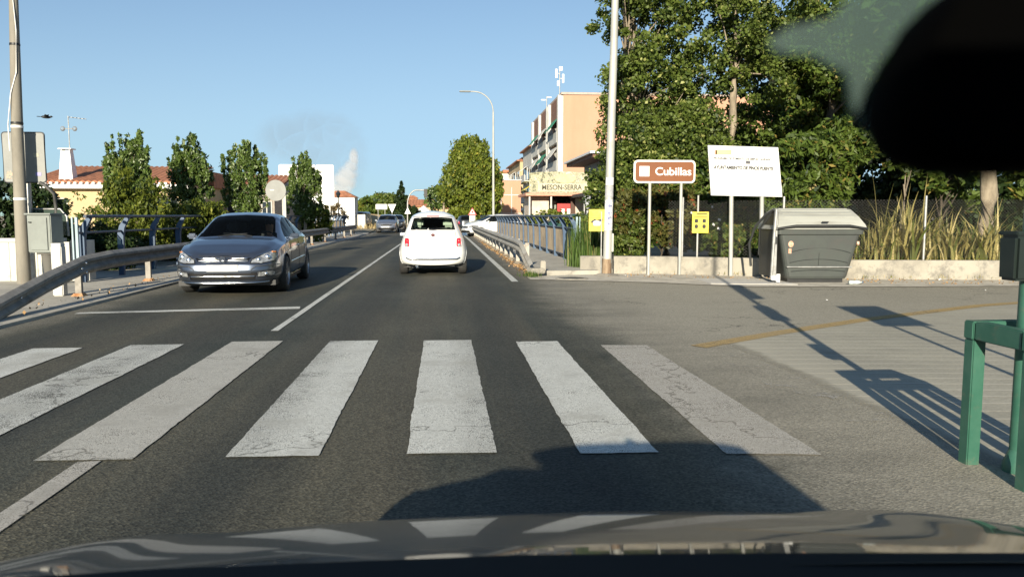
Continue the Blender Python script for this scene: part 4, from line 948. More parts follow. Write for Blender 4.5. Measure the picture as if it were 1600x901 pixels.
    for sg in (1, -1):
        b = MB(); xs = S.side_x(my, mz - .05); b.box((sg * (xs + .09), my, mz), (0.18 * mk_, 0.09, 0.10 * mk_), bev=.03 * mk_, rz=sg * -.15); b.box((sg * (xs + .02), my + .01, mz - .05), (0.1, 0.06, 0.05), bev=.015)
        mo = b.build('door_mirror', paintm, t); b = MB(); b.box((sg * (xs + .09), my - .047, mz), (0.14, 0.006, 0.07), rz=sg * -.15); b.build('mirror_glass', CHROME, mo)
    return t, S
def polyline(parent, S, name, pts, r, mt, how='side', sg=1, closed=False, off=0.0):
    q = []
    for i in range(len(pts) - (0 if closed else 1)):
        a = pts[i]; c = pts[(i + 1) % len(pts)]; n = max(1, int(math.dist(a, c) / 0.05))
        q += [(a[0] + (c[0] - a[0]) * k / n, a[1] + (c[1] - a[1]) * k / n) for k in range(n)]
    q.append(pts[0] if closed else pts[-1])
    if how == 'side': P3 = [(sg * (S.side_x(y, z) + off), y, z) for y, z in q]
    elif how == 'front': P3 = [(x, S.end_y(x, z, True) + off, z) for x, z in q]
    else: P3 = [(x, S.end_y(x, z, False) - off, z) for x, z in q]
    b = MB(); b.tube(P3, r, 5, True); return b.build(name, mt, parent)

# --- silver saloon, seen from the front
silver = paint('silver_blue_metallic', (0.105, 0.125, 0.165), 0.8, 0.28)
GRB = mat('grille_black', (0.012, 0.012, 0.013), 0.4)
LH = 2.42
PS = dict(L=4.84, W=1.86, n=(5.5, 5.6), wheels=(-1.42, 1.36), wr=0.325, ww=0.22,
    half=[(-2.4, .89), (-1.0, .915), (1.0, .915), (2.4, .90)],
    zbot=[(-2.42, .34), (-1.9, .22), (1.9, .20), (2.42, .20)], zwaist=[(-2.42, .60), (0, .56), (2.42, .46)],
    zbelt=[(-2.42, .90), (-1.5, .95), (0, .93), (.9, .90), (1.6, .84), (2.1, .76), (2.42, .70)],
    ztop=[(-2.42, .98), (-2.0, 1.04), (-1.72, 1.09), (-1.1, 1.33), (-.5, 1.435), (0.0, 1.445), (.3, 1.40), (.55, 1.31), (1.22, .99), (1.6, .95), (2.0, .875), (2.25, .80), (2.42, .74)],
    rf=[(-2.4, .82), (-1.72, .74), (-1.0, .66), (0, .66), (.45, .68), (.9, .76), (1.22, .82), (2.4, .80)], edge=[(-2.4, .05), (-1.7, .05), (-1, .06), (0, .065), (.5, .06), (1.22, .045), (2.4, .03)],
    front_prof=[(0.15, .10), (.30, .02), (.45, 0), (.55, .02), (.62, .09), (.72, .20), (.85, .33), (1.0, .42)], rear_prof=[(.2, .1), (.45, 0), (.7, .04), (1.1, .12)],
    seaty=-0.05, dashy=0.72, zdash=0.88, steer=1, mirror=(0.62, 0.99), zseat=0.25,
    pairs=('headlight', 'fog_lamp'),
    panels=[
        ('windscreen', [(0, 1.01), (.66, .99), (.70, .97), (.545, 1.335), (.50, 1.36), (0, 1.385)], 'front', GL, 0),
        ('rear_window', [(0, 1.1), (.62, 1.08), (.50, 1.33), (0, 1.36)], 'rear', GLD, 0),
        ('front_window', [(0.86, .985), (0.80, .965), (-.18, .975), (-.18, 1.335), (.05, 1.345), (.33, 1.285), (.60, 1.16)], 'side', GL, 0),
        ('rear_side_window', [(-.25, .975), (-1.30, 1.01), (-1.42, 1.04), (-1.05, 1.24), (-.70, 1.31), (-.25, 1.335)], 'side', GL, 0),
        ('headlight', [(.45, .575), (.62, .565), (.80, .60), (.84, .66), (.82, .75), (.76, .77), (.60, .70), (.47, .63)], 'front', LAMPCL, .006),
        ('fog_lamp', [(.56, .34), (.80, .35), (.82, .41), (.74, .44), (.58, .42)], 'front', LAMPCL, .005),
        ('upper_grille', [(0, .60), (.41, .60), (.45, .655), (0, .665)], 'front', GRB, -.012),
        ('lower_grille', [(0, .295), (.53, .295), (.56, .41), (0, .40)], 'front', GRB, -.015),
        ('valance', [(0, .05), (.95, .05), (.95, .228), (0, .228)], 'front', GRB, 0),
    ])
car, S = make_car('silver_saloon', 'silver blue saloon driving towards the camera in the left lane', PS, (-3.82, 15.74, 0), PI + R(2.4), silver, 2)
for z in (.615, .650): polyline(car, S, 'grille_bar', [(-.40, z), (.40, z)], .009, CHROME, 'front', off=.004)
polyline(car, S, 'lower_grille_bar', [(-.52, .35), (.52, .35)], .009, CHROME, 'front', off=.002)
polyline(car, S, 'lip_strip', [(-.72, .245), (-.4, .235), (.4, .235), (.72, .245)], .012, CHROME, 'front', off=.003)
for sg in (1, -1):
    polyline(car, S, 'bumper_strip', [(sg * .86, .53), (sg * .55, .525), (sg * .46, .46)], .009, mat('dark_trim', (.06, .065, .07), .4), 'front', off=.003)
    polyline(car, S, 'bonnet_seam', [(sg * .42, .70), (sg * .30, .685), (0, .68)], .004, GRB, 'front')
    polyline(car, S, 'side_moulding', [(.88, .52), (-.95, .54)], .014, CHROME, 'side', sg)
    polyline(car, S, 'sill_trim', [(.95, .25), (-.98, .26)], .012, CHROME, 'side', sg)
    polyline(car, S, 'window_trim', [(.86, .965), (-.2, .957), (-1.42, 1.0)], .009, CHROME, 'side', sg)
    polyline(car, S, 'door_seam', [(.80, .92), (.86, .60), (.78, .30)], .004, GRB, 'side', sg)
    polyline(car, S, 'door_seam', [(-.21, 1.33), (-.215, .92), (-.20, .30)], .005, GRB, 'side', sg)
    polyline(car, S, 'door_seam', [(-1.05, .95), (-1.0, .72), (-.82, .42)], .004, GRB, 'side', sg)
    for y in (.02, -.85): polyline(car, S, 'door_handle', [(y, .80), (y - .17, .80)], .014, CHROME, 'side', sg, off=.012)
    polyline(car, S, 'indicator', [(sg * .80, .745), (sg * .755, .75)], .016, LAMPOR, 'front', off=.006)
    for (x, z, r_) in ((.70, .66, .05), (.57, .62, .04), (.69, .385, .035)):
        y = S.end_y(x, z); b = MB(); b.ball((sg * x, y - .012, z), (r_, .02, r_), 14, 8); b.build('lamp_reflector', CHROME, car)
y = S.end_y(0, .5); b = MB(); b.box((0, y + .008, .49), (.52, .014, .115), bev=.006); b.build('number_plate', PLATE, car)
y = S.end_y(0, .63); b = MB(); b.prism([(-.05, .60), (-.02, .585), (.03, .59), (.05, .62), (.035, .68), (-.01, .69), (-.045, .66)], y + .0, y + .022); b.build('emblem', mat('dark_emblem', (.04, .05, .07), .25, .8), car)
for x in (-.28, .34):
    b = MB(); b.tube([(x, 1.22, 1.0), (x + .25, 1.12, 1.035), (x + .55, 1.06, 1.05)] if x < 0 else [(x, 1.22, 1.0), (x - .25, 1.14, 1.03), (x - .5, 1.1, 1.045)], .008, 5); b.build('wiper', BLACKP, car)
b = MB(); b.box((0, .42, 1.30), (.22, .03, .07), bev=.02); b.build('interior_mirror', BLACKP, car)

# --- small white hatchback, seen from behind
white = paint('white_car_paint', (0.80, 0.80, 0.77), 0.0, 0.35)
PF = dict(L=3.50, W=1.63, n=(6.5, 4.0), wheels=(-1.13, 1.17), wr=0.295, ww=0.195, tumble=.84, mid=.95, smooth=6, rs=.60, rp=1.0,
    half=[(-1.75, .82), (-1.1, .815), (0, .80), (1.1, .81), (1.75, .80)],
    zbot=[(-1.75, .235), (-1.4, .20), (1.4, .20), (1.75, .22)], zwaist=[(-1.75, .50), (1.75, .50)],
    zbelt=[(-1.75, .95), (-.8, .95), (.6, .93), (1.2, .88), (1.75, .74)],
    ztop=[(-1.75, 1.40), (-1.4, 1.44), (-.7, 1.49), (0, 1.49), (.35, 1.43), (1.0, 1.06), (1.3, .98), (1.6, .86), (1.75, .76)],
    rf=[(-1.75, .60), (-.8, .63), (.3, .63), (1.0, .78), (1.75, .8)], edge=[(-1.75, .11), (.3, .11), (1.0, .05), (1.75, .05)],
    front_prof=[(.2, .08), (.4, 0), (.6, .02), (.8, .12), (1.0, .25)],
    rear_prof=[(.2, .09), (.36, .01), (.5, 0), (.75, .05), (.95, .13), (1.03, .20), (1.4, .50), (1.5, .62)],
    seaty=-0.02, dashy=0.62, zdash=0.88, steer=1, mirror=(0.55, 0.90), mscale=.6, zseat=.30,
    seatm=mat('pale_green_leather', (0.46, 0.52, 0.40), 0.6, c2=(0.42, 0.48, 0.37)),
    pairs=('tail_light', 'reflector'),
    panels=[
        ('windscreen', [(0, 1.06), (.62, 1.04), (.52, 1.36), (0, 1.42)], 'front', GL, 0),
        ('rear_window', [(0, 1.045), (.50, 1.045), (.515, 1.06), (.445, 1.29), (.42, 1.315), (.2, 1.335), (0, 1.34)], 'rear', GL, 0),
        ('side_window', [(.78, .98), (-.62, .98), (-1.0, 1.02), (-.95, 1.15), (-.7, 1.33), (.2, 1.39), (.45, 1.28)], 'side', GLD, 0),
        ('tail_light', [(.535, .68), (.56, .655), (.635, .655), (.66, .69), (.655, .845), (.63, .865), (.565, .86), (.54, .835)], 'rear', LAMPRED, .008),
    ])
fcar, S = make_car('white_hatchback', 'small rounded white hatchback driving away with green headrests behind its rear glass', PF, (-0.235, 17.8 + 1.75, 0), 0, white, 2)
fm = mat('black_glass_border', (0.008, 0.008, 0.009), 0.1)
polyline(fcar, S, 'window_border', [(-.50, 1.055), (.50, 1.055), (.435, 1.30), (.2, 1.325), (-.2, 1.325), (-.435, 1.30)], .020, fm, 'rear', closed=True, off=-.008)
polyline(fcar, S, 'bumper_trim', [(-.62, .415), (-.55, .38), (0, .375), (.55, .38), (.62, .415)], .021, CHROME, 'rear', off=.004)
polyline(fcar, S, 'hatch_seam', [(-.52, 1.0), (-.515, .60), (-.48, .47), (.48, .47), (.515, .60), (.52, 1.0)], .004, GRB, 'rear', off=-.001)
polyline(fcar, S, 'roof_spoiler_seam', [(-.46, 1.345), (0, 1.37), (.46, 1.345)], .005, GRB, 'rear')
for sg in (1, -1):
    for z, r_, m_ in ((.80, .042, LAMPRED), (.70, .040, LAMPCL)):
        y = S.end_y(.60, z, False); b = MB(); b.lathe([(0, -.022), (r_ * .7, -.018), (r_, -.004)], (sg * .60, y, z), 18, 'Y'); b.build('lamp_disc', m_, fcar)
y = S.end_y(0, .72, False); b = MB(); b.box((0.0, y - .012, .70), (.52, .016, .115), bev=.005); b.build('number_plate', mat('pale_plate', (.66, .66, .64), .5), fcar)
y = S.end_y(0, .93, False); b = MB(); b.prism([(.045 * math.cos(a), .93 + .034 * math.sin(a)) for a in np.linspace(0, 2 * PI, 18)[:-1]], y - .02, y + .01); b.build('emblem', mat('dark_red_emblem', (.10, .02, .025), .3), fcar)
b = MB(); b.lathe([(.045, -1.76 + .0), (.045, -1.50)], (-.36, 0, .205), 16, 'Y'); b.lathe([(.036, -1.755), (.034, -1.6), (0, -1.6)], (-.36, 0, .205), 16, 'Y'); b.lathe([(.045, -1.74), (.045, -1.5)], (-.46, 0, .205), 16, 'Y'); b.build('exhaust', CHROME, fcar)
b = MB(); b.b2((-.5, -1.56, .2), (.5, -1.4, .36)); b.build('rear_valance', BLACKP, fcar)
b = MB(); b.tube([(0, -1.0, 1.49), (0, -1.12, 1.60)], .006, 5); b.build('aerial', BLACKP, fcar)
b = MB(); y = S.end_y(0, 1.06, False); b.tube([(0, y - .02, 1.05), (.02, y + .02, 1.065), (.34, y + .04, 1.10)], .008, 5); b.build('rear_wiper', BLACKP, fcar)
b = MB(); b.b2((-.14, -1.30, 1.355), (.14, -1.26, 1.375)); b.build('brake_light', LAMPRED, fcar)
b = MB(); b.box((0, .34, 1.30), (.2, .03, .06), bev=.02); b.build('interior_mirror', BLACKP, fcar)

# --- far vehicles share one hatchback recipe
def hatch(name, label, loc, rz, pm, L=4.1, W=1.74, Ht=1.48, van=False, group=None, detail=0):
    h = Ht; Lh = L / 2
    if van: zt = [(-Lh, h - .06), (-Lh + .3, h), (.2, h), (.55, h - .12), (Lh - .85, 1.12), (Lh - .3, .95), (Lh, .8)]
    else: zt = [(-Lh, h - .18), (-Lh + .5, h - .04), (-.3, h), (.2, h - .04), (Lh - .95, 1.05), (Lh - .4, .93), (Lh, .78)]
    P = dict(L=L, W=W, n=(4.5, 4.2), wheels=(-Lh + .72, Lh - .82), wr=.31, ww=.2, half=[(-Lh, W / 2), (Lh, W / 2)],
        zbot=[(-Lh, .28), (Lh, .22)], zwaist=[(-Lh, .55), (Lh, .5)], zbelt=[(-Lh, .97), (0, .95), (Lh - .9, .9), (Lh, .74)], ztop=zt,
        rf=[(-Lh, .80 if van else .68), (.3, .78 if van else .70), (Lh - .95, .82), (Lh, .8)], edge=[(-Lh, .06), (Lh, .045)],
        front_prof=[(.2, .06), (.45, 0), (.7, .1), (1.0, .3)], rear_prof=[(.2, .06), (.45, 0), (.95, .08), (1.45, .16 if van else .45)], rs=.6, rp=1.0,
        seaty=-.05, dashy=Lh - 1.4, zdash=.9, steer=1, mirror=(Lh - 1.35, 1.0), zseat=.3, pairs=('headlight', 'tail_light'),
        panels=[('windscreen', [(0, 1.06), (.66, 1.03), (.56, h - .13), (0, h - .09)], 'front', GLD, 0),
            ('rear_window', [(0, 1.04), (.58, 1.04), (.50, h - .16), (0, h - .12)], 'rear', GLD, 0),
            ('side_window', [(Lh - 1.15, .99), (-Lh + (1.9 if van else .5), .99), (-Lh + (1.9 if van else .75), h - .16), (.3, h - .12)], 'side', GLD, 0),
            ('headlight', [(.52, .62), (.82, .64), (.80, .76), (.55, .72)], 'front', LAMPCL, .004),
            ('grille', [(0, .56), (.42, .56), (.45, .68), (0, .69)], 'front', GRB, -.004), ('lower_grille', [(0, .28), (.6, .28), (.62, .42), (0, .42)], 'front', GRB, -.004),
            ('tail_light', [(.66, .68), (.86, .68), (.86, .9), (.7, .9)], 'rear', LAMPRED, .004)])
    t, S = make_car(name, label, P, loc, rz, pm, detail, group)
    y = S.end_y(0, .48); b = MB(); b.box((0, y + .006, .48), (.5, .012, .11)); b.build('number_plate', PLATE, t)
    return t
greyp = paint('blue_grey_metallic', (0.22, 0.24, 0.28), 0.6); darkp = paint('dark_car_paint', (0.03, 0.035, 0.04), 0.3)
hatch('grey_hatchback', 'distant blue grey car coming towards the camera beside the white hatchback', (-4.12 + bend(64), 64.1, 0), PI, greyp, detail=1)
hatch('dark_car', 'dark car following right behind the distant blue grey car', (-3.6 + bend(72), 73.5, 0), PI, darkp)
hatch('parked_van', 'small silver grey van parked off the road beyond the left guardrail', (-9.1, 86, 0), PI - .25, paint('van_silver', (.34, .34, .33), .4), L=4.3, W=1.75, Ht=1.82, van=True)
hatch('white_car', 'white car turned sideways just past the end of the right guardrail', (3.3, 51.0, 0), R(112), white, L=4.2, detail=1)
hatch('parked_car', 'pale grey car behind the white sideways car by the blue railing', (5.2, 60.5, 0), R(100), paint('pale_grey_paint', (.48, .49, .49), .3), L=4.3)
hatch('dark_estate', 'dark parked car at the right road edge ahead of the white hatchback', (1.6 + bend(66) + .9, 68, 0), 0.05, darkp, L=4.3)
hatch('white_van', 'white van parked behind the blue railing in front of the street terrace', (8.2, 66, 0), R(80), white, L=4.6, W=1.85, Ht=1.9, van=True)
hatch('green_car', 'dark green car parked in front of the restaurant terrace', (6.1, 38, 0), R(95), paint('dark_green_paint', (.03, .09, .07), .3), L=4.1)

# --- driver of the silver saloon (skinned figure)
def person(label, loc, rz, joints, edges, radii, shirt, parts=()):
    me = bpy.data.meshes.new('person'); me.from_pydata(joints, edges, [])
    o = bpy.data.objects.new('person', me); link(o); o.location = loc; o.rotation_euler = (0, 0, rz)
    sk = o.modifiers.new('skin', 'SKIN'); sk.use_smooth_shade = True; sk.branch_smoothing = 0.6
    for v, r in zip(me.skin_vertices[0].data, radii): v.radius = r if hasattr(r, '__len__') else (r, r); v.use_root = False
    me.skin_vertices[0].data[0].use_root = True
    ss = o.modifiers.new('sub', 'SUBSURF'); ss.levels = 1; ss.render_levels = 1
    me.materials.append(shirt); tag(o, label, 'person'); return o
zs = 0.25
J = [(0, -.05, zs + .28), (0, -.10, zs + .45), (0, -.15, zs + .66), (0, -.14, zs + .76), (0, -.12, zs + .84), (0, -.11, zs + .94),
     (.19, -.14, zs + .64), (.25, .08, zs + .45), (.15, .30, zs + .60), (-.19, -.14, zs + .64), (-.25, .08, zs + .45), (-.15, .30, zs + .60),
     (.12, .0, zs + .26), (.14, .42, zs + .30), (.12, .72, zs + .02), (-.12, .0, zs + .26), (-.14, .42, zs + .30), (-.12, .72, zs + .02), (0, -.10, zs + 1.02)]
Ed = [(0, 1), (1, 2), (2, 3), (3, 4), (4, 5), (5, 18), (2, 6), (6, 7), (7, 8), (2, 9), (9, 10), (10, 11), (0, 12), (12, 13), (13, 14), (0, 15), (15, 16), (16, 17)]
Rd = [(.15, .12), (.15, .11), (.14, .09), .055, .07, .095, .065, .045, .035, .065, .045, .035, .09, .065, .05, .09, .065, .05, .07]
two = newmat('driver_clothes_and_skin'); m_, t_, b_ = two; vec = coords(t_); sx = t_.nodes.new('ShaderNodeSeparateXYZ'); t_.links.new(vec, sx.inputs[0])
hd = math_(t_, 'GREATER_THAN', sx.outputs[2], zs + .755); hand = math_(t_, 'MULTIPLY', math_(t_, 'GREATER_THAN', sx.outputs[1], .17), math_(t_, 'GREATER_THAN', sx.outputs[2], zs + .46))
cl = mixc(t_, math_(t_, 'MAXIMUM', hd, hand), (0.24, 0.09, 0.05), (0.48, 0.25, 0.16)); t_.links.new(cl, b_.inputs['Base Color']); b_.inputs['Roughness'].default_value = .6
rzc = PI + R(2.4)
def in_car(x, y): return (-3.82 + x * math.cos(rzc) - y * math.sin(rzc), 15.74 + x * math.sin(rzc) + y * math.cos(rzc), 0)
dr = person('driver in a reddish top holding the wheel of the silver saloon', in_car(-.37, 0.12), rzc, J, Ed, Rd, m_)
b = MB(); b.ball((0, -.125, zs + 1.0), (.10, .11, .085), 14, 8); b.build('hair', mat('dark_hair', (.03, .02, .015), .7), dr)
b = MB()
for sg in (1, -1): b.ball((sg * .035, -.012, zs + .95), (.013, .008, .009), 8, 5)
b.build('eyes', INK, dr); b = MB(); b.box((0, 0.0, zs + .92), (.022, .04, .045), bev=.008); b.build('nose', SKIN, dr)

# ------------------------------------------------------------------ the car the picture is taken from
own = thing('own_car', 'dark bronze car bonnet with black dash and mirror at the bottom and top right', 'car', (0, 0, 0))
XC = 0.10
bp = paint('bronze_grey_paint', (0.010, 0.010, 0.008), 0.0, 0.5)
def hood_z(x, y):
    base = .932 + .225 * (1.1 - y) + .179 * (.2025 - (y - .65) * abs(y - .65)) - 1.3 * max(0.0, y - 1.1) ** 2 - 1.5 * max(0.0, y - 1.3) ** 2
    e = abs(x - XC) / 0.86
    return base - 0.036 * e ** 2 - 0.02 * e ** 6 + 0.010 * math.exp(-((abs(x - XC) - .52) / .07) ** 2) * max(0, min(1, (y - .6) * 3))
NX, NY = 90, 60; V = []
for i in range(NY):
    for j in range(NX):
        f = i / (NY - 1); x = XC - 0.93 + 1.86 * j / (NX - 1); e = (x - XC) / .88
        y = 0.60 + f * (0.94 - 0.22 * abs(e) ** 2.4); V.append((x, y, hood_z(x, y + 0.22 * abs(e) ** 2.4 * f * .6)))
Fq = [(i * NX + j, i * NX + j + 1, (i + 1) * NX + j + 1, (i + 1) * NX + j) for i in range(NY - 1) for j in range(NX - 1)]
npmesh('bonnet', V, Fq, bp, own, smooth=True)
b = MB()   # body shell behind the camera: sides, doors, roof, tail
for sg in (1, -1):
    x0 = XC + sg * .86
    b.prism([(-2.9, .35), (-2.9, .95), (-2.2, 1.0), (.5, 1.0), (1.1, .86), (1.42, .62), (1.42, .25), (-2.6, .25)], x0 - .02, x0 + .02, 'YZ')
b.b2((XC - .88, -2.92, .30), (XC + .88, -2.88, .98)); b.b2((XC - .84, -2.8, .25), (XC + .84, 1.3, .28))
b.b2((XC - .84, 1.44, .25), (XC + .84, 1.48, .60)); b.build('body', bp, own)
vs = []; fs = []; prof = [(-2.75, 1.02, .76), (-2.45, 1.30, .64), (-2.0, 1.43, .61), (-1.2, 1.48, .60), (-.5, 1.465, .595), (-.02, 1.412, .62)]
for (y, z, hw) in prof:
    for k in range(11):
        e = -1 + 2 * k / 10; vs.append((XC + e * hw, y + .03 * abs(e) ** 4 * (-1 if y > -1 else 0), z - .035 * abs(e) ** 4))
fs = [(i * 11 + k, i * 11 + k + 1, (i + 1) * 11 + k + 1, (i + 1) * 11 + k) for i in range(5) for k in range(10)]
b = MB(); b.add(vs, fs, True); o = b.build('roof', bp, own); sd = o.modifiers.new('solid', 'SOLIDIFY'); sd.thickness = .03; sd.offset = 1
for sg in (1, -1):
    b = MB(); b.tube([(XC + sg * .80, .62, .99), (XC + sg * .70, .15, 1.22), (XC + sg * .585, -.36, 1.375)], .035, 8); b.build('windscreen_pillar', BLACKP, own)
    b = MB(); b.add([(XC + sg * .84, .5, .97), (XC + sg * .84, -2.4, .99), (XC + sg * .63, -2.2, 1.33), (XC + sg * .60, -.4, 1.375), (XC + sg * .70, .1, 1.2)], [(0, 1, 2, 3, 4)]); b.build('side_window', DARKGLASS, own)
for sx in (-.37, .37):
    b = MB(); b.box((XC + sx, -.95, .95), (.5, .14, .7), rx=.2, bev=.05); b.box((XC + sx, -1.04, 1.28), (.26, .1, .18), bev=.04); b.box((XC + sx, -.7, .55), (.5, .5, .2), bev=.05); b.build('seat', mat('dark_seat_fabric', (.05, .052, .055), .8), own)
# dashboard and scuttle
dd = []
for u, v in ((0, 903), (120, 896), (250, 888), (500, 878), (800, 866), (1200, 863), (1600, 863)): dd.append(A(u, v, .62))
b = MB(); ext = [(dd[0].x - .35, dd[0].z - .10)] + [(p.x, p.z) for p in dd] + [(dd[-1].x + .25, dd[-1].z - .04)]
vs = [(x, .62, z) for x, z in ext] + [(x, .15, z - .05) for x, z in ext] + [(x, .1, z - .3) for x, z in ext] + [(x, .64, z - .10) for x, z in ext]; n_ = len(ext)
fs = [(k * n_ + i, k * n_ + i + 1, ((k + 1) % 4) * n_ + i + 1, ((k + 1) % 4) * n_ + i) for k in range(4) for i in range(n_ - 1)]
b.add(vs, fs, True); b.build('dashboard', mat('matt_black_dash', (.006, .006, .006), .85, c2=(.009, .009, .009), spec=.2), own)
for (u0, v0, u1, v1) in ((215, 892, 480, 884), (700, 872, 1020, 866)):
    p, q = A(u0, v0 - 3, .68), A(u1, v1 - 6, .70); b = MB(); b.tube([p + Vector((0, 0, -.012)), q + Vector((0, 0, -.012))], .005, 6); b.build('wiper', BLACKP, own)
# interior mirror close to the lens: rounded housing
def P3(u, v, dist): return Vector((0, 0, CAMH)) + ray(u, v) * dist
DM = 0.12
mo_ = [(1528, -50), (1488, -10), (1454, 50), (1436, 100), (1430, 145), (1436, 182), (1454, 214), (1484, 238), (1528, 252), (1600, 258), (1760, 256), (1900, 235), (1960, 160), (1970, 40), (1950, -30), (1880, -58), (1580, -60)]
cx_ = sum(p[0] for p in mo_) / len(mo_); cy_ = sum(p[1] for p in mo_) / len(mo_); n_ = len(mo_); vs = []
for (k, s_) in ((0, .93), (.004, .99), (.009, 1.0), (.016, .985), (.02, .93)):
    for (u, v) in mo_: vs.append(P3(cx_ + (u - cx_) * s_, cy_ + (v - cy_) * s_, DM) + Fv * k)
b = MB(); fs = [(i * n_ + j, i * n_ + (j + 1) % n_, (i + 1) * n_ + (j + 1) % n_, (i + 1) * n_ + j) for i in range(4) for j in range(n_)]
b.add(vs, fs, True); b.add([vs[i] for i in range(n_)], [tuple(range(n_))]); b.add([vs[-n_ + i] for i in range(n_)], [tuple(range(n_))])
b.build('interior_mirror', mat('black_mirror_housing', (.0006, .0006, .0006), .9, spec=.02, c2=(.001, .001, .001)), own)
# grey-green windscreen smudge, added as a see-through sheet beside the mirror
m_, t_, b_ = newmat('smudge_film'); b_.inputs['Base Color'].default_value = (.10, .15, .14, 1); b_.inputs['Roughness'].default_value = .4
tr = t_.nodes.new('ShaderNodeBsdfTransparent'); tr.inputs[0].default_value = (.55, .68, .64, 1); mx = t_.nodes.new('ShaderNodeMixShader'); mx.inputs[0].default_value = .74
t_.links.new(b_.outputs[0], mx.inputs[1]); t_.links.new(tr.outputs[0], mx.inputs[2]); t_.links.new(mx.outputs[0], t_.nodes['Material Output'].inputs[0])
DC = .145; uv = [(1200, 62), (1235, 40), (1300, 28), (1350, -30), (1500, -60), (1560, 10), (1480, 60), (1430, 130), (1430, 190), (1470, 250), (1540, 285), (1440, 272), (1370, 225), (1335, 170), (1325, 115), (1270, 85), (1215, 82)]
vs = [P3(u, v, DC) for u, v in uv]; vs2 = [p + Fv * .002 for p in vs]; n_ = len(uv)
b = MB(); b.add(vs + vs2, [tuple(range(n_)), tuple(range(2 * n_ - 1, n_ - 1, -1))] + [(i, (i + 1) % n_, n_ + (i + 1) % n_, n_ + i) for i in range(n_)]); b.build('windscreen_smudge', m_, own)

# ------------------------------------------------------------------ poles, signs, street furniture on the right
lp = A(948, 432, 17.3); lx, ly = lp.x, 17.3
t = thing('lamp_post', 'tall pale metal lamp post plastered with torn stickers behind the pavement corner', 'lamp post', (lx, ly, 0.014))
b = MB(); b.tube([(0, 0, 0), (.02, 0, 1.2), (.10, 0, 5), (.16, 0, 9)], [.105, .095, .085, .065], 16); b.tube([(.16, 0, 9), (.1, -.5, 9.6), (0, -1.6, 9.8)], .04, 8); b.build('shaft', POLEC, t)
b = MB(); b.lathe([(.30, 0.0), (.22, .03), (.12, .05)], n=14); b.build('base_collar', CONC, t)
b = MB(); b.tube([(-.002, 0, .0), (0, 0, .38)], [.110, .106], 16); b.build('rusty_foot', mat('rust_stained_paint', (.30, .22, .14), .8, c2=(.16, .10, .06), vs=8, stretch=(1, 1, .3)), t)
b = MB(); b.box((.115, -.02, .75), (.05, .09, .42), bev=.01); b.build('cable_cover', POLEC, t)
b = MB(); b.tube([(.13, -.05, 0.5), (.13, -.05, .15)], .018, 6); b.build('conduit', BLACKP, t)
stk = mat('torn_sticker_paper', (.70, .70, .68), .7, c2=(.45, .45, .47), vs=14, dirt=(.20, .21, .26), ds=9, dt=(.55, .62))
def wrap(z0, z1, a0, a1, m_, x0=0, zz=None, nm='sticker'):
    b = MB(); vs = []; n = 8; r0, r1 = np.interp([z0, z1], [0, 1.2, 5], [.107, .0975, .0875])
    for z, r_ in ((z0, r0), (z1, r1)):
        cx_ = np.interp(z, [0, 1.2, 5], [0, .02, .10])
        for k in range(n + 1):
            a = R(a0 + (a1 - a0) * k / n); vs.append((cx_ + r_ * math.sin(a), -r_ * math.cos(a), z))
    b.add(vs, [(k, k + 1, n + 2 + k, n + 1 + k) for k in range(n)], True); return b.build(nm, m_, t)
wrap(1.03, 1.72, -75, 70, stk); wrap(1.78, 2.02, -80, 60, mat('grey_sticker', (.30, .31, .33), .7, c2=(.42, .42, .43), vs=10)); wrap(2.05, 2.22, -70, 80, SIGNW); wrap(1.05, 1.10, -75, 75, mat('clear_tape', (.5, .5, .47), .3))
for z, s_ in ((1.58, .06), (1.42, .05), (1.30, .06), (1.17, .05)):
    wrap(z - s_ * .5, z + s_ * .5, -18, 10, mat('blue_ink', (.10, .12, .30), .6), nm='ink_mark')
    wrap(z - s_ * .25, z + s_ * .25, 14, 34, mat('blue_ink', (.10, .12, .30), .6), nm='ink_mark')
# yellow notice board fixed beside the post
def sign_posts(t, xs, z1, m_=GALV, r=.03, z0=0.0):
    for x in xs: b = MB(); b.tube([(x[0], 0, z0), (x[1], 0, z1)], r, 8); b.build('post', m_, t)
a, c = A(921, 325, 17.42), A(944, 359, 17.42)
t = thing('yellow_sign', 'yellow notice with a black and white drawing, left of the lamp post', 'sign', ((a.x + c.x) / 2, 17.42, 0.014)); hw = (c.x - a.x) / 2 + .01; zc = (a.z + c.z) / 2 - .045; hh = (a.z - c.z) / 2
b = MB(); b.b2((-hw, -.01, zc - hh), (hw, .005, zc + hh)); b.build('panel', SIGNY, t); sign_posts(t, [(hw * .6, hw * .6)], zc + hh * .8, r=.018)
for o_ in (0,):
    b = MB(); b.prism([(-hw * .75, zc - .02), (-hw * .3, zc + .03), (.0, zc + .01), (hw * .75, zc + .04), (hw * .7, zc - .05), (hw * .4, zc - .02), (-hw * .2, zc - .04), (-hw * .7, zc - .07)], -.014, -.0105); b.build('drawing', INK, t)
    b = MB(); b.prism([(-hw * .5, zc - .03), (-hw * .1, zc + .0), (hw * .5, zc - .03), (hw * .4, zc - .12), (-hw * .4, zc - .12)], -.018, -.0145); b.build('drawing', SIGNW, t)
    b = MB(); b.b2((-hw * .6, -.0135, zc + hh * .72), (hw * .7, -.0105, zc + hh * .78)); b.build('text_line', GREYINK, t)
    b = MB(); b.b2((-hw, -.0135, zc + hh * .2), (hw, -.0105, zc + hh * .24)); b.build('text_line', mat('mustard', (.45, .36, .05), .5), t)
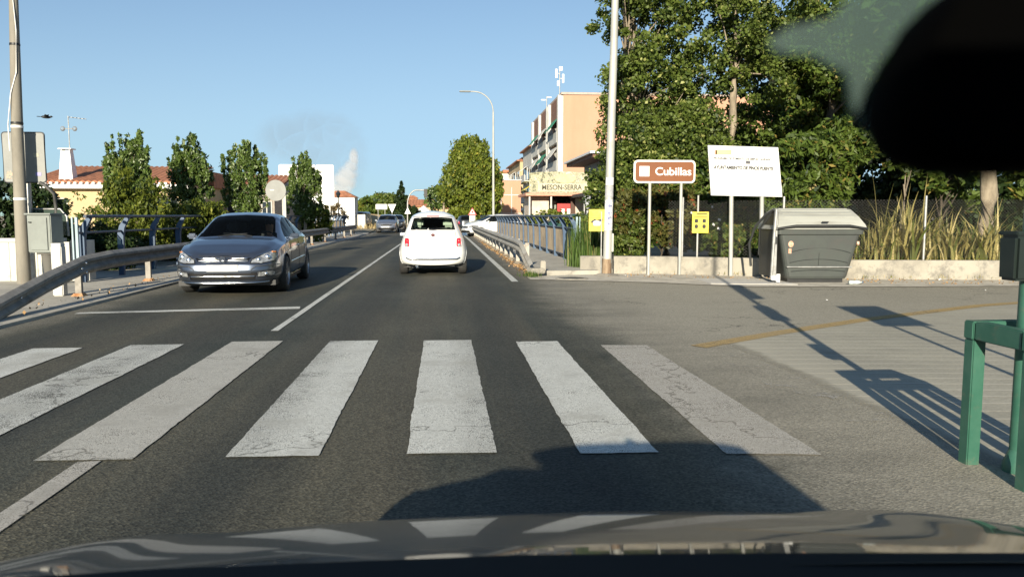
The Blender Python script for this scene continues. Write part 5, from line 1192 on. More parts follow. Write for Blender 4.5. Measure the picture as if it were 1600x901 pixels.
# brown river name sign
a, c = A(990, 248, 17.35), A(1085.5, 284, 17.35); xm = (a.x + c.x) / 2; W_ = c.x - a.x; H_ = .52; zc = 2.36
t = thing('river_sign', 'brown sign reading Cubillas on two thin posts', 'sign', (xm, 17.35, .014))
b = MB(); b.prism(rrect(W_, H_, .10, 6, 0, zc), -.03, 0); b.build('rim', SIGNW, t); b = MB(); b.prism(rrect(W_ - .08, H_ - .08, .07, 6, 0, zc), -.036, -.0305); b.build('panel', SIGNBROWN, t)
b = MB(); b.b2((-W_ / 2 + .13, -.042, zc - .11), (-W_ / 2 + .36, -.0365, zc + .12)); pc = b.build('pictogram', SIGNW, t)
b = MB()
for dz in (-.02, .02): b.tube([(-W_ / 2 + .16 + .17 * i / 12, -.044, zc + dz + .008 * math.sin(i * 1.6)) for i in range(13)], .006, 4)
b.build('wave_mark', GREYINK, pc)
text_mesh('lettering', 'Cubillas', .25, (.20, -.040, zc - .005), SIGNW, t, bold=.004, width=.84)
p1_, p2_ = A(1013, 430, 17.35).x - xm, A(1061.5, 430, 17.35).x - xm
sign_posts(t, [(p1_, p1_), (p2_, p2_)], zc - H_ / 2 + .1, m_=POLEC, r=.036)
# small yellow information sign on a thin post
a, c = A(1084, 331, 17.25), A(1109, 364, 17.25); tx = (a.x + c.x) / 2
t = thing('yellow_sign', 'small yellow sign with four pictograms between the brown and white boards', 'sign', (tx, on_wall(tx) - .05, .42))
hw, hh = (c.x - a.x) / 2, (a.z - c.z) / 2; zc = (a.z + c.z) / 2 - .42
b = MB(); b.b2((-hw, -.10, zc - hh), (hw, -.085, zc + hh)); b.build('panel', SIGNY, t); b = MB(); b.tube([(-.05, -.06, 0), (-.05, -.06, zc + hh + .38)], .022, 8); b.build('post', POLEC, t)
b = MB(); b.b2((-hw * .5, -.104, zc + hh * .78), (hw * .8, -.101, zc + hh * .88)); b.b2((-hw * .8, -.104, zc + hh * .5), (hw * .8, -.101, zc + hh * .56)); b.build('text_line', INK, t)
for sx in (-.5, .45):
    for sz in (.15, -.38):
        b = MB(); b.prism([(hw * (sx + .3 * math.cos(q) * (1 if i % 2 else .7)), zc + hh * (sz + .2 * math.sin(q))) for i, q in enumerate(np.linspace(0, 2 * PI, 9)[:-1])], -.104, -.101); b.build('pictogram', INK, t)
# leaning white municipal board
q = [A(1105.5, 225, 16.85), A(1215, 228.5, 16.85), A(1221.5, 305.5, 16.85), A(1110.5, 303, 16.85)]
b0 = A(1149, 433, 16.6); b1 = A(1197, 432, 16.6)
t = thing('municipal_board', 'big white board with faint town hall lettering leaning slightly on two posts', 'sign', (b0.x, 16.85, .014)); ox = b0.x
b = MB(); P_ = [(v.x - ox, v.z - .045) for v in q]; b.prism(P_, -.03, 0); pn = b.build('panel', SIGNW, t)
def onb(u, v): 
    p = A(u, v, 16.85 - .034); return Vector((p.x - ox, -.034, p.z - .045))
tilt = -0.035
text_mesh('lettering', 'PROGRAMA DE FOMENTO DE EMPLEO AGRARIO', .07, onb(1160.5, 246.3), INK, t, bold=.0016, width=(onb(1206, 246) - onb(1115, 246)).x, rot=(PI / 2, -tilt * .6, 0))
text_mesh('lettering', 'AYUNTAMIENTO DE PINOS PUENTE', .10, onb(1162, 260.5), INK, t, bold=.0045, width=(onb(1209, 260) - onb(1116, 260)).x, rot=(PI / 2, -tilt * .6, 0))
for (u0, v0, u1, v1, m_, nm) in ((1119, 231.5, 1143, 239.5, mat('pale_yellow_patch', (.78, .72, .25), .5), 'coat_of_arms_strip'), (1165.5, 249, 1172.5, 254, GREYINK, 'town_emblem')):
    a, c = onb(u0, v0), onb(u1, v1); b = MB(); b.b2((a.x, -.0385, c.z), (c.x, -.0335, a.z)); b.build(nm, m_, t)
a, c = onb(1116.5, 232.5), onb(1119, 239); b = MB(); b.b2((a.x, -.0385, c.z), (c.x + .02, -.033, a.z)); b.build('red_crest', mat('faded_red', (.45, .22, .14), .6), t)
tp0, tp1 = onb(1144, 300), onb(1192, 300)
for (bx, tpx) in ((b0, tp0), (b1, tp1)):
    b = MB(); b.tube([(bx.x - ox, .03, 0), (tpx.x, .03, tpx.z + .3)], .048, 10); b.build('post', POLEC, t)

# waste container
BX, BY = 7.62, 14.93
t = thing('waste_container', 'big dark grey waste container with pale lid standing before the low wall', 'waste container', (BX, BY, 0.0), R(-3))
b = MB(); n_ = 10
body = [(-.58, .14), (.60, .14), (.86, 1.08), (-.86, 1.08)]
hx0, hx1, dy0, dy1 = .66, .93, .40, .53
def ringr(w_, d_, r, z): return [(p[0], p[1] + .55, z) for p in rrect(w_, d_, r, 4)]
rings = [ringr(1.24, .80, .10, .09), ringr(1.30, .84, .12, .14), ringr(1.66, 1.0, .08, .98), ringr(1.78, 1.06, .07, 1.0), ringr(1.80, 1.08, .07, 1.10)]
m_ = len(rings[0]); vs = [v for r_ in rings for v in r_]; fs = [(i * m_ + j, i * m_ + (j + 1) % m_, (i + 1) * m_ + (j + 1) % m_, (i + 1) * m_ + j) for i in range(4) for j in range(m_)]
b.add(vs, fs); b.add(rings[0], [tuple(range(m_))]); b.build('tub', DARKGREY, t)
def front_y(z): return .55 - np.interp(z, [.14, .98], [.42, .50]) - .004
for z0_, hgt, nm in ((.62, .10, 0), (.42, .07, 0), (.24, .03, 0)):
    b = MB(); w_ = np.interp(z0_, [.14, .98], [.54, .72]); b.tube([(w_ * (-1 + 2 * i / 20), front_y(z0_), z0_ + hgt * (1 - (-1 + 2 * i / 20) ** 2)) for i in range(21)], .007, 5); b.build('moulded_rib', mat('rib_dark', (.02, .024, .024), .5), t)
b = MB(); b.tube([(-.66, front_y(.32) - .02, .335), (.68, front_y(.32) - .02, .33)], .016, 8); b.build('lifting_bar', GALV, t)
b = MB(); b.tube([(0, front_y(.60), .62), (0, front_y(.4), .36)], .005, 5); b.build('seam', mat('rib_dark', (.02, .024, .024), .5), t)
# lid: arched, pale, with ribs
b = MB(); prof = [(-.02, 1.10), (.0, 1.19), (.18, 1.36), (.42, 1.50), (.66, 1.53), (.92, 1.45), (1.08, 1.25), (1.10, 1.10)]
vs = []; fs = []
for (yy, zz) in prof:
    k = np.interp(zz, [1.1, 1.55], [0, 1]); 
    for i in range(25):
        e = -1 + 2 * i / 24; vs.append((e * (.93 - .17 * k), yy, zz + .0))
fs = [(i * 25 + j, i * 25 + j + 1, (i + 1) * 25 + j + 1, (i + 1) * 25 + j) for i in range(7) for j in range(24)]
b.add(vs, fs, True)
for sg in (0, 24): b.add([vs[i * 25 + sg] for i in range(8)], [tuple(range(8))])
lid = b.build('lid', mat('sun_bleached_lid', (.34, .345, .31), .55, c2=(.27, .275, .25), vs=2.0, dirt=(.20, .19, .16), ds=1.4, dt=(.55, .7), stretch=(.3, 2, 2)), t)
b = MB()
for k in (.30, .45, .60, .75):
    j0 = np.interp(k, [0, 1], [1, 4]); yy = np.interp(j0, range(8), [p[0] for p in prof]); zz = np.interp(j0, range(8), [p[1] for p in prof]); b.tube([(-.72, yy, zz + .003), (.72, yy, zz + .003)], .011, 5)
b.build('lid_rib', MATS['sun_bleached_lid'], lid)
b = MB(); b.tube([(-.92, -.03, 1.115), (-.55, -.055, 1.165), (.55, -.055, 1.165), (.93, -.03, 1.11)], [.022, .03, .03, .022], 8); b.build('lid_edge', BLACKP, lid)
b = MB(); b.box((.05, -.03, 1.245), (.14, .05, .03), bev=.01); b.build('handle', BLACKP, lid)
# side mechanism
b = MB(); b.tube([(-.96, .10, .12), (-.95, .06, .9), (-.93, .05, 1.5)], .035, 8); b.box((-.92, .10, .45), (.06, .10, .7)); b.box((-.92, .06, 1.2), (.05, .05, .5)); b.build('steel_arm', GALV, t)
b = MB(); pts = [(-.97, .05, 1.50), (-1.04, .3, 1.40), (-1.14, .62, 1.15), (-1.16, .9, .8), (-1.08, 1.0, .3)]; b.tube(pts, .028, 8); b.tube([(-.93, .15, 1.48), (-1.05, .6, 1.12), (-.95, .9, .55)], .02, 6); b.build('hinge_frame', mat('dark_steel', (.07, .075, .075), .5, .4), t)
b = MB(); b.prism([(.12, .12), (1.0, .12), (1.02, 1.0), (.7, 1.42), (.1, 1.45)], -.90, -.86, 'YZ'); b.build('side_panel', mat('side_dark', (.03, .033, .033), .5), t)
b = MB(); b.box((-.93, .05, .12), (.13, .10, .10), bev=.01); b.box((-.87, .0, .12), (.07, .06, .16)); b.build('foot_bracket', SIGNW, t)
b = MB(); b.prism([(-.60 + .055 * math.cos(a), .80 + .065 * math.sin(a)) for a in np.linspace(0, 2 * PI, 14)[:-1]] , front_y(.8) - .006, front_y(.8) + .03); b.box((-.61, front_y(.66) - .001, .66), (.06, .01, .10)); b.build('sticker', mat('peeling_orange_sticker', (.52, .26, .16), .7, c2=(.55, .45, .36), vs=20), t)
b = MB(); b.box((.80, .1, .82), (.05, .03, .07)); b.build('side_sticker', MATS['peeling_orange_sticker'], t)
b = MB(); b.b2((-.6, .18, .0), (.55, .9, .09)); b.build('skid', BLACKP, t)
# litter beside it
t = thing('plastic_bottle', 'crushed clear plastic bottle lying at the foot of the waste container', 'bottle', (8.15, 14.55, 0.056), R(8))
b = MB(); b.lathe([(0, -.13), (.035, -.13), (.042, -.08), (.034, -.02), (.042, .03), (.036, .09), (.016, .13), (.016, .16), (0, .16)], n=12, axis='X'); b.build('bottle_body', mat('pale_plastic', (.45, .52, .52), .2, c2=(.6, .65, .64), vs=9), t)
b = MB(); b.lathe([(0, .16), (.02, .16), (.02, .185), (0, .185)], n=10, axis='X'); b.build('cap', BLUE, t)
for k, (x, y, s_) in enumerate(((10.4, 15.25, .05), (12.1, 13.55, .03), (9.9, 13.2, .02), (4.1, 17.0, .03), (6.2, 11.9, .02))):
    b = MB(); pts = [(random.uniform(-1, 1) * s_, random.uniform(-1, 1) * s_, random.uniform(0.0, 1) * s_) for _ in range(7)]
    bm = bmesh.new(); [bm.verts.new(p) for p in pts]; bmesh.ops.convex_hull(bm, input=bm.verts); me = bpy.data.meshes.new('paper_scrap'); bm.to_mesh(me); bm.free(); me.materials.append(SIGNW)
    o = bpy.data.objects.new('paper_scrap', me); link(o); o.location = (x, y, .018 if k in (0, 3) else .008)
    tag(o, ['crumpled white paper scrap on the pavement before the reeds', 'tiny white scrap at the far right of the forecourt', 'tiny white scrap on the forecourt before the low wall', 'tiny white scrap beside the lamp post foot', 'tiny white scrap near the yellow line'][k], 'litter')

# green guard cage with pole and control box at the right edge
t = thing('guard_frame', 'green steel guard frame of square tubes at the right edge of the forecourt', 'guard frame', (2.87, 3.94, 0))
def bar(nm, a, c, s_=(.076, .076)):
    b = MB(); a = Vector(a); c = Vector(c); d_ = c - a
    b.box((a + c) / 2, (max(abs(d_.x), s_[0]) if abs(d_.x) > .2 else s_[0], max(abs(d_.y), s_[1]) if abs(d_.y) > .2 else s_[1], max(abs(d_.z), .1) if abs(d_.z) > .2 else .10), bev=.006); return b.build(nm, GREEN, t)
for (x, y) in ((.045, .0), (.045, -.43), (.50, .0), (.50, -.43)): 
    bar('post', (x, y, -.02), (x, y, .70))
bar('top_bar', (.0, .0, .75), (.54, .0, .75)); bar('top_bar', (.0, -.43, .75), (.54, -.43, .75)); bar('top_bar', (.045, -.388, .75), (.045, -.043, .75)); bar('top_bar', (.50, -.388, .75), (.50, -.043, .75))
bar('shadow_fill_post', (.27, -.43, 0), (.27, -.43, .70))  # unseen extra post, added to darken the frame's cast shadow
pw_ = A(1599, 430, 3.78)
t = thing('signal_pole', 'green signal pole carrying a dark box, rising inside the guard frame', 'signal pole', (pw_.x + .030, 3.78, 0))
b = MB(); b.tube([(0, 0, 0), (0, 0, 5.2)], [.042, .04], 14); b.build('shaft', GREEN, t)
b = MB(); b.lathe([(.07, 0), (.07, .04), (.055, .08), (.042, .12)], n=16); b.build('base', GREEN, t)
b = MB(); b.box((-.093, -.03, 1.155), (.115, .13, .235), taper=1.06, bev=.015); bx_ = b.build('control_box', mat('dark_green_box', (.012, .02, .017), .35, coat=.3), t); b = MB(); b.box((-.093, -.03, 1.283), (.13, .145, .02), bev=.006); b.build('lid', MATS['dark_green_box'], bx_)
def sig_head(z, dx, n=2, s_=.22):
    b = MB(); b.box((dx, -.0, z), (s_, .16, .24 * n + .04), bev=.02)
    hd_ = b.build('signal_head', BLACKP, t)
    for i in range(n):
        b = MB(); b.lathe([(.0, -.09), (.085, -.095)], (dx, 0, z - .12 * (n - 1) + .24 * i), 16, 'Y'); b.build('lens', mat('dark_lens', (.05, .06, .05), .2), hd_)
        b = MB(); b.lathe([(.095, -.08), (.10, -.20)], (dx, 0, z - .12 * (n - 1) + .24 * i), 16, 'Y'); b.build('visor', BLACKP, hd_)
    return hd_
sig_head(2.15, -.02, 2); sig_head(3.1, .12, 3)
# square two-post sign to the right, just out of view, whose shadow falls on the forecourt
t = thing('square_sign', 'square two-post sign seen only by its shadow on the forecourt', 'sign', (4.35, 2.95, 0))
b = MB(); b.b2((-.33, -.02, 1.95), (.33, 0, 2.62)); b.build('panel', SIGNBACK, t); sign_posts(t, [(-.2, -.2), (.2, .2)], 1.95, r=.03)

# ------------------------------------------------------------------ street lamp, far signs
lb = A(771, 330, 53)
t = thing('street_lamp', 'tall thin street lamp with a curved arm beside the round tree', 'street lamp', (lb.x, 53, 0.1))
b = MB(); zt_ = A(768, 175, 53).z - .1; pts = [(0, 0, 0), (0, 0, zt_)]; b.tube(pts, [.10, .055], 10)
ex = A(722, 143, 53) - A(770, 143, 53); hz_ = A(722, 143, 53).z - .1
arc = [(0, 0, zt_)] + [(ex.x * .62 * (1 - math.cos(q)), 0, zt_ + (hz_ - zt_) * math.sin(q)) for q in np.linspace(.2, PI / 2, 8)] + [(ex.x * .8, 0, hz_)]
b.tube(arc, .04, 8); b.build('shaft', POLEC, t)
b = MB(); b.box((ex.x * .92, 0, hz_ + .0), (.75, .26, .09), bev=.03); b.build('lamp_head', mat('grey_lamp_head', (.20, .22, .22), .5), t)
def arched_signal(px_u, v0, v1, u1, Y):
    a = A(px_u, v0, Y); top = A(px_u, v1, Y).z; e = A(u1, v1, Y).x - a.x
    t = thing('traffic_light', 'far traffic light hanging from an arched mast over the road', 'traffic light', (a.x, Y, 0))
    b = MB(); b.tube([(0, 0, 0), (0, 0, top * .6)] + [(e * .5 * (1 - math.cos(q)), 0, top * .6 + top * .4 * math.sin(q)) for q in np.linspace(.2, PI / 2, 8)] + [(e, 0, top)], [.1] * 2 + [.08] * 9, 8); b.build('mast', GALV, t)
    b = MB(); b.box((e, 0, top - .35), (.4, .25, 1.0), bev=.04); b.build('signal_head', BLACKP, t)
arched_signal(637, 345, 297, 665, 95)
def sign_back(name, label, cat, u0, v0, u1, v1, Y, shape, face, posts=(.5,), base_z=0.0, thick=.03):
    a, c = A(u0, v0, Y), A(u1, v1, Y); W_ = c.x - a.x; H_ = a.z - c.z; xm = (a.x + c.x) / 2; zc = (a.z + c.z) / 2 - base_z
    t = thing(name, label, cat, (xm, Y, base_z)); b = MB()
    if shape == 'round': poly = [(W_ / 2 * math.cos(q), zc + H_ / 2 * math.sin(q)) for q in np.linspace(0, 2 * PI, 29)[:-1]]
    elif shape == 'rect': poly = rrect(W_, H_, min(W_, H_) * .12, 4, 0, zc)
    elif shape == 'down': poly = [(-W_ / 2, zc + H_ / 2), (W_ / 2, zc + H_ / 2), (0, zc - H_ / 2)]
    else: poly = [(-W_ / 2, zc - H_ / 2), (W_ / 2, zc - H_ / 2), (0, zc + H_ / 2)]
    b.prism(poly, -thick, 0); b.build('panel', face, t)
    for f in posts: b = MB(); x = -W_ / 2 + W_ * f; b.tube([(x, .04, 0), (x, .04, zc + H_ * .3)], .035 if W_ > .3 else .03, 8); b.build('post', GALV, t)
    return t, W_, H_, zc
sign_back('direction_sign', 'long blank white back of a direction sign at the road bend', 'sign', 587, 319, 605, 327, 78, 'rect', SIGNW, (.2, .8))
sign_back('yield_sign', 'back of a white triangular give way sign beside the long blank sign', 'sign', 606, 319, 619, 333, 78, 'down', SIGNW)
sign_back('warning_sign', 'small upright triangle sign under the far traffic light', 'sign', 632, 324, 642, 334, 92, 'up', SIGNW)
t, W_, H_, zc = sign_back('warning_sign', 'red edged white warning triangle on a pale pillar by the round tree', 'sign', 731, 324, 745, 336, 58, 'up', REDP, ())
b = MB(); b.prism([(-W_ * .33, zc - H_ * .36), (W_ * .33, zc - H_ * .36), (0, zc + H_ * .3)], -.036, -.031); b.build('face', SIGNW, t); b = MB(); b.ball((0, -.04, zc - H_ * .08), (.07, .01, .1)); b.build('symbol', REDP, t)
b = MB(); b.b2((-.22, 0.01, 0), (.22, .3, zc - H_ * .3)); b.build('pillar', WHITE, t)
t, W_, H_, zc = sign_back('round_sign', 'grey back of a round traffic sign behind the silver saloon', 'sign', 414.5, 281, 447.5, 314, 26, 'round', SIGNBACK, (.88,), .03)
b = MB(); b.b2((-.05, -.036, zc - .0), (-.18, -.031, zc + .02)); b.build('sticker', SIGNW, t)
b = MB(); b.box((W_ * .38, .04, 1.0), (.12, .10, 2.2)); b.build('support', POLEC, t)
# lantern by the hut
lt = A(529, 335, 70); t = thing('lantern_post', 'classic lantern on a thin post in front of the small white building', 'street lamp', (lt.x, 70, 0)); zt_ = A(529, 309, 70).z
b = MB(); b.tube([(0, 0, 0), (0, 0, zt_)], [.08, .05], 8); b.build('post', BLACKP, t); b = MB(); b.lathe([(.08, zt_), (.2, zt_ + .35), (.22, zt_ + .37), (.06, zt_ + .6), (0, zt_ + .7)], n=6, smooth=False); b.build('lantern', DARKGLASS, t)
t = thing('parasol', 'small white parasol in front of the far red roofed house', 'parasol', (A(662, 330, 105).x, 105, 0)); zt_ = A(662, 321, 105).z
b = MB(); b.lathe([(0, zt_), (1.1, zt_ - .75), (1.1, zt_ - .85)], n=8, smooth=False); b.build('canopy', SIGNW, t); b = MB(); b.tube([(0, 0, 0), (0, 0, zt_ - .05)], .04, 6); b.build('pole', GALV, t)
t = thing('wooden_pole', 'pale wooden pole standing before the far trees right of the road end', 'pole', (A(693.5, 335, 88).x, 88, 0)); zt_ = A(693.5, 309, 88).z
b = MB(); b.tube([(0, 0, 0), (0, 0, zt_)], .13, 8); b.build('shaft', BARK, t); b = MB(); b.lathe([(.14, zt_), (.0, zt_ + .1)], n=8); b.build('cap', GALV, t)

# ------------------------------------------------------------------ left foreground
px0 = -8.33; t = thing('utility_pole', 'tall stained concrete utility pole with a cable tied to it at the left edge', 'utility pole', (px0, 16.07, .03))
b = MB(); b.tube([(0, 0, -.1), (.04, 0, 3), (.12, 0, 5.6), (.15, 0, 8)], [.128, .105, .078, .07], 16); b.build('shaft', POLECONC, t)
b = MB(); b.tube([(-.06, -.125, 2.6), (-.06, -.12, 3.1), (.02, -.115, 3.7), (.13, -.09, 4.1), (.17, -.08, 4.9), (.13, -.09, 6)], .010, 5); b.build('cable', SIGNW, t)
for z in (1.65, 3.05, 3.12, 4.62): b = MB(); rz_ = float(np.interp(z, [-.1, 3, 5.6], [.128, .105, .078])) + .004; b.lathe([(rz_, z), (rz_ + .003, z + .02), (rz_, z + .045)], (float(np.interp(z, [0, 3, 5.6], [0, .04, .12])), 0, 0), 16); b.build('strap', SIGNW if z < 3.1 else BLACKP, t)
a, c = A(3, 203, 16.4), A(72, 280, 16.4); W_ = c.x - a.x; H_ = a.z - c.z; zc = (a.z + c.z) / 2 - .085
t = thing('sign_board', 'grey back of a rectangular road sign directly behind the left utility pole', 'sign', ((a.x + c.x) / 2, 16.4, .03))
b = MB(); b.prism(rrect(W_, H_, .05, 4, 0, zc), -.012, .012); b.build('panel', SIGNBACK, t)
b = MB(); fr = rrect(W_ + .02, H_ + .02, .055, 4, 0, zc); fr = [(x, -.0, z) for x, z in fr]; b.tube(fr + [fr[0]], .014, 6, False); b.build('rim', mat('dark_sign_rim', (.05, .05, .055), .5), t)
b = MB(); b.b2((-.02, .02, 0), (.06, .08, zc + H_ * .3)); b.build('post', GALV, t)
for (dx, dz, w_, h_, m_) in ((-.34, -.36, .18, .16, mat('photo_sticker', (.12, .17, .16), .4, c2=(.50, .33, .22), vs=18)), (.33, -.34, .11, .07, mat('violet_sticker', (.30, .28, .55), .5)), (.30, .05, .10, .08, mat('faded_sticker', (.30, .29, .22), .6, c2=(.42, .41, .34), vs=30))):
    b = MB(); b.b2((dx * W_ - w_ / 2, -.017, zc + dz * H_ - h_ / 2), (dx * W_ + w_ / 2, -.0125, zc + dz * H_ + h_ / 2)); b.build('sticker', m_, t)
# white wall with dark hedge
t = thing('garden_wall', 'low white block wall behind the left utility pole', 'wall', (-9.5, 16.75, .03))
b = MB(); b.b2((-6, 0, -.1), (1.75, .2, .80)); b.build('wall', mat('white_block_wall', (.62, .62, .57), .8, vs=1, dirt=(.40, .40, .36), ds=3), t)
b = MB(); b.b2((-6.0, -.04, .803), (1.60, .24, .88)); b.build('coping', WHITE, t)
b = MB(); [b.b2((x, -.006, .0), (x + .015, .001, .79)) for x in np.arange(-5.5, 1.6, .55)]; b.build('joint', mat('joint_grey', (.35, .35, .32), .9), t)
b = MB(); b.b2((1.8, -.05, -.1), (2.15, .25, .84)); b.build('pier', WHITE, t)
# cabinet on a leg
a, c = A(43, 331, 15.6), A(90, 390, 15.6); t = thing('meter_cabinet', 'grey utility cabinet raised on a dark tapered leg beside the utility pole', 'utility cabinet', ((a.x + c.x) / 2 - .02, 15.75, .03)); W_ = c.x - a.x; H_ = a.z - c.z; zc = (a.z + c.z) / 2 - .085
cm = mat('cabinet_grey', (.23, .25, .23), .5, c2=(.20, .215, .20), vs=2)
b = MB(); b.box((0, 0, zc), (W_, .34, H_), bev=.015, rz=R(-14)); b.box((0, 0, zc + H_ / 2 + .015), (W_ + .05, .40, .03), rz=R(-14)); b.build('housing', cm, t)
b = MB(); b.box((-.04, -.185, zc - .0), (W_ * .72, .012, H_ * .86), rz=R(-14), bev=.004); dq = b.build('door', cm, t); b = MB(); b.box((-.2, -.16, zc + .22), (.06, .03, .02), rz=R(-14)); b.build('handle', BLACKP, dq)
b = MB(); b.tube([(.02, 0, zc - H_ / 2), (.04, 0, 0)], [.12, .075], 12); b.box((.02, 0, zc - H_ / 2 - .02), (.3, .24, .04)); b.build('leg', mat('dark_concrete_leg', (.12, .115, .10), .9), t)
b = MB(); q = A(68, 285, 15.7); q = (q.x - t.location.x, 0, q.z - .085); b.tube([(q[0] - .1, .02, q[2] + .05), (q[0], 0, q[2]), (q[0] + .16, 0, q[2] - .16), (q[0] + .18, 0, q[2] - .42), (q[0] + .16, 0, zc + H_ / 2)], .035, 8); b.build('conduit', mat('dark_pipe', (.06, .06, .055), .6), t)
t = thing('glass_enclosure', 'arched grey glass shelter panel above the cabinet behind the pole', 'enclosure', (-8.05, 16.5, .96))
b = MB(); b.tube([(-.5, 0, 0), (-.5, 0, .55), (.28, 0, .55), (.4, 0, .4), (.42, 0, 0)], .02, 6); b.build('frame', GALV, t); b = MB(); b.prism([(-.48, .01), (-.48, .53), (.27, .53), (.38, .39), (.40, .01)], -.004, .004); b.build('pane', glass('hazy_glass', (.5, .6, .55), .6, (.1, .14, .12)), t)
# bird
bp_ = A(72, 183, 24); t = thing('bird', 'small dark bird flying above the left sign board', 'bird', tuple(bp_), .6)
b = MB(); b.ball((0, 0, 0), (.13, .05, .045), 10, 6); b.ball((.13, 0, .02), (.035, .03, .03), 8, 5); b.prism([(-.10, -.03), (-.22, -.05), (-.24, .0), (-.22, .05), (-.10, .03)], -.006, .006, 'XY')
b.add([(.16, -.01, .02), (.16, .01, .02), (.19, 0, .012), (.16, 0, .03)], [(0, 1, 2), (0, 2, 3), (1, 3, 2)])
for sg in (1, -1): b.add([(.06, sg * .03, .01), (-.07, sg * .03, .01), (-.06, sg * .22, .06), (-.02, sg * .30, .03), (.05, sg * .18, .065), (.0, sg * .1, .02)], [(0, 4, 3, 2, 1), (0, 1, 5)])
b.build('body', INK, t)

# ------------------------------------------------------------------ vegetation
def at(u, Y): return A(u, 337, Y).x
# upright poplars on the left
for k, (u, Y, vt, ww, lab) in enumerate(((206, 29, 190, .92, 'leftmost and widest young poplar behind the blue railing'), (299, 32, 204, .85, 'young poplar second from left, behind the yellow shrub'), (386, 34, 208, .95, 'young poplar rising behind the roof of the silver saloon'), (476, 40, 231, .85, 'young poplar in front of the white hoarding'))):
    top = A(u, vt, Y).z; h = top
    crs = [((0, 0, h * .56), (.70 * ww, .6, h * .28), 105, 62, .15), ((0, 0, h * .36), (.55 * ww, .5, h * .15), 50, 60, .18)]
    for j in range(17):
        e_ = (j - 8) / 8.0 + random.uniform(-.06, .06); hh_ = h * (random.uniform(.86, 1.0) - .16 * abs(e_) ** 2); ln_ = random.uniform(.5, 1.0)
        crs.append(((e_ * .86 * ww, random.uniform(-.4, .4), hh_ - ln_), (.055, .09, ln_), 22, 16, .075))
    for j in range(12):
        crs.append(((random.choice((-1, 1)) * random.uniform(.7, 1.0) * ww, random.uniform(-.3, .3), h * random.uniform(.35, .75)), (.08, .1, .3), 6, 14, .09))
    tree('poplar', lab, 'tree', (at(u, Y), Y, 0), h, .09, crs, .060, L_POP2, BARK, 'young poplars behind the left railing', limbs=14, up=.35, aspect=2.1, trunk_top=.8)
# round street tree by the lamp
Y = 76; cx_ = at(736, Y); ztop = A(736, 207, Y).z; rr = (A(783, 300, Y).x - A(688, 300, Y).x) / 2
tree('street_tree', 'big round leafy tree at the right of the road beside the lamp', 'tree', (cx_, Y, 0), ztop, .25, [((0, 0, ztop * .42), (rr, rr, ztop * .38), 300, 110, .6), ((0, 0, ztop * .66), (rr * .62, rr * .6, ztop * .32), 190, 100, .55)], .17, L_MAP, BARKD, limbs=16, up=.5)
Y = 98; tree('street_tree', 'paler smaller tree left of the big round street tree', 'tree', (at(684, Y), Y, 0), 5.2, .14, [((0, 0, 3.6), (1.5, 1.5, 1.5), 60, 40, .5)], .22, L_POP2, BARK, limbs=8)
# distant trees left of the road
for u, Y, vt, w_, lab, lm in ((575, 125, 308, 3.0, 'low rounded tree at the left end of the far tree line', L_MAP), (596, 120, 299, 3.4, 'mid green rounded tree in the middle of the far tree line', L_AIL), (612, 112, 303, 2.2, 'dense bushy tree just left of the far conifer', L_POP), (562, 135, 314, 2.6, 'smallest dark tree above the silver grey van', L_AIL)):
    zt_ = A(u, vt, Y).z; tree('tree', lab, 'tree', (at(u, Y), Y, 0), zt_, .15, [((0, 0, zt_ * .52), (w_ * .85, w_ * .8, zt_ * .45), 110, 45, .65)], .28, lm, BARKD, limbs=6)
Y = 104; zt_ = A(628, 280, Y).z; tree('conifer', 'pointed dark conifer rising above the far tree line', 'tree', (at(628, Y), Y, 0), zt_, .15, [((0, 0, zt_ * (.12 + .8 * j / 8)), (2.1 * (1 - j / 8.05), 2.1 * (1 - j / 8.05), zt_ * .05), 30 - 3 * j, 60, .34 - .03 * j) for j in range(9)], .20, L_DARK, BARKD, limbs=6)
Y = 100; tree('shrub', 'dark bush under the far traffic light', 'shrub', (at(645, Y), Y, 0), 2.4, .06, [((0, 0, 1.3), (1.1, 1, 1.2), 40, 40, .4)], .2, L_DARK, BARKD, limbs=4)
# shrubs behind the left railing
tree('shrub', 'bright yellow green shrub behind the blue railing, left poplar above it', 'shrub', (at(212, 22), 22, 0), 2.9, .05, [((0, 0, 1.3), (1.0, .8, 1.25), 90, 60, .20), ((-.35, 0, 2.2), (.32, .4, .8), 30, 60, .16)], .052, L_YEL, BARK, limbs=10, up=.5, aspect=2.6)
tree('shrub', 'yellow green shrub just left of the silver saloon windscreen', 'shrub', (at(285, 24), 24, 0), 2.2, .05, [((0, 0, .9), (1.25, .8, .95), 110, 60, .20), ((.9, 0, 1.5), (.5, .4, .3), 20, 50, .16)], .052, L_YEL, BARK, limbs=10, up=.4, aspect=2.6)
tree('shrub', 'sparse dark shrub in front of the cream bungalow wall', 'shrub', (at(150, 23), 23, 0), 2.2, .03, [((0, 0, .85), (2.0, .7, .8), 60, 40, .18), ((.4, 0, 1.6), (1.4, .5, .55), 26, 18, .18)], .055, L_AIL, BARKD, limbs=24, aspect=2.4)
tree('hedge', 'hedge with shadow-black leaves above the white garden wall at the left edge', 'hedge', (-10.9, 18.4, 0), 2.4, .05, [((0, 0, 1.15), (2.6, .6, 1.2), 260, 60, .22)], .07, L_DARK, BARKD, limbs=10)  # shadow on the hedge is put into its leaf colour
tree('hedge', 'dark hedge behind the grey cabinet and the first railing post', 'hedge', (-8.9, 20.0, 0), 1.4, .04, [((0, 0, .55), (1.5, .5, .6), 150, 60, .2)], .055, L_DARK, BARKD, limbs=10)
tree('hedge', 'low dark hedge running behind the left blue railing', 'hedge', (-9.4, 27, 0), 1.3, .04, [((0, 0, .45), (.8, 6, .5), 220, 50, .28)], .09, L_DARK, BARKD, limbs=6)
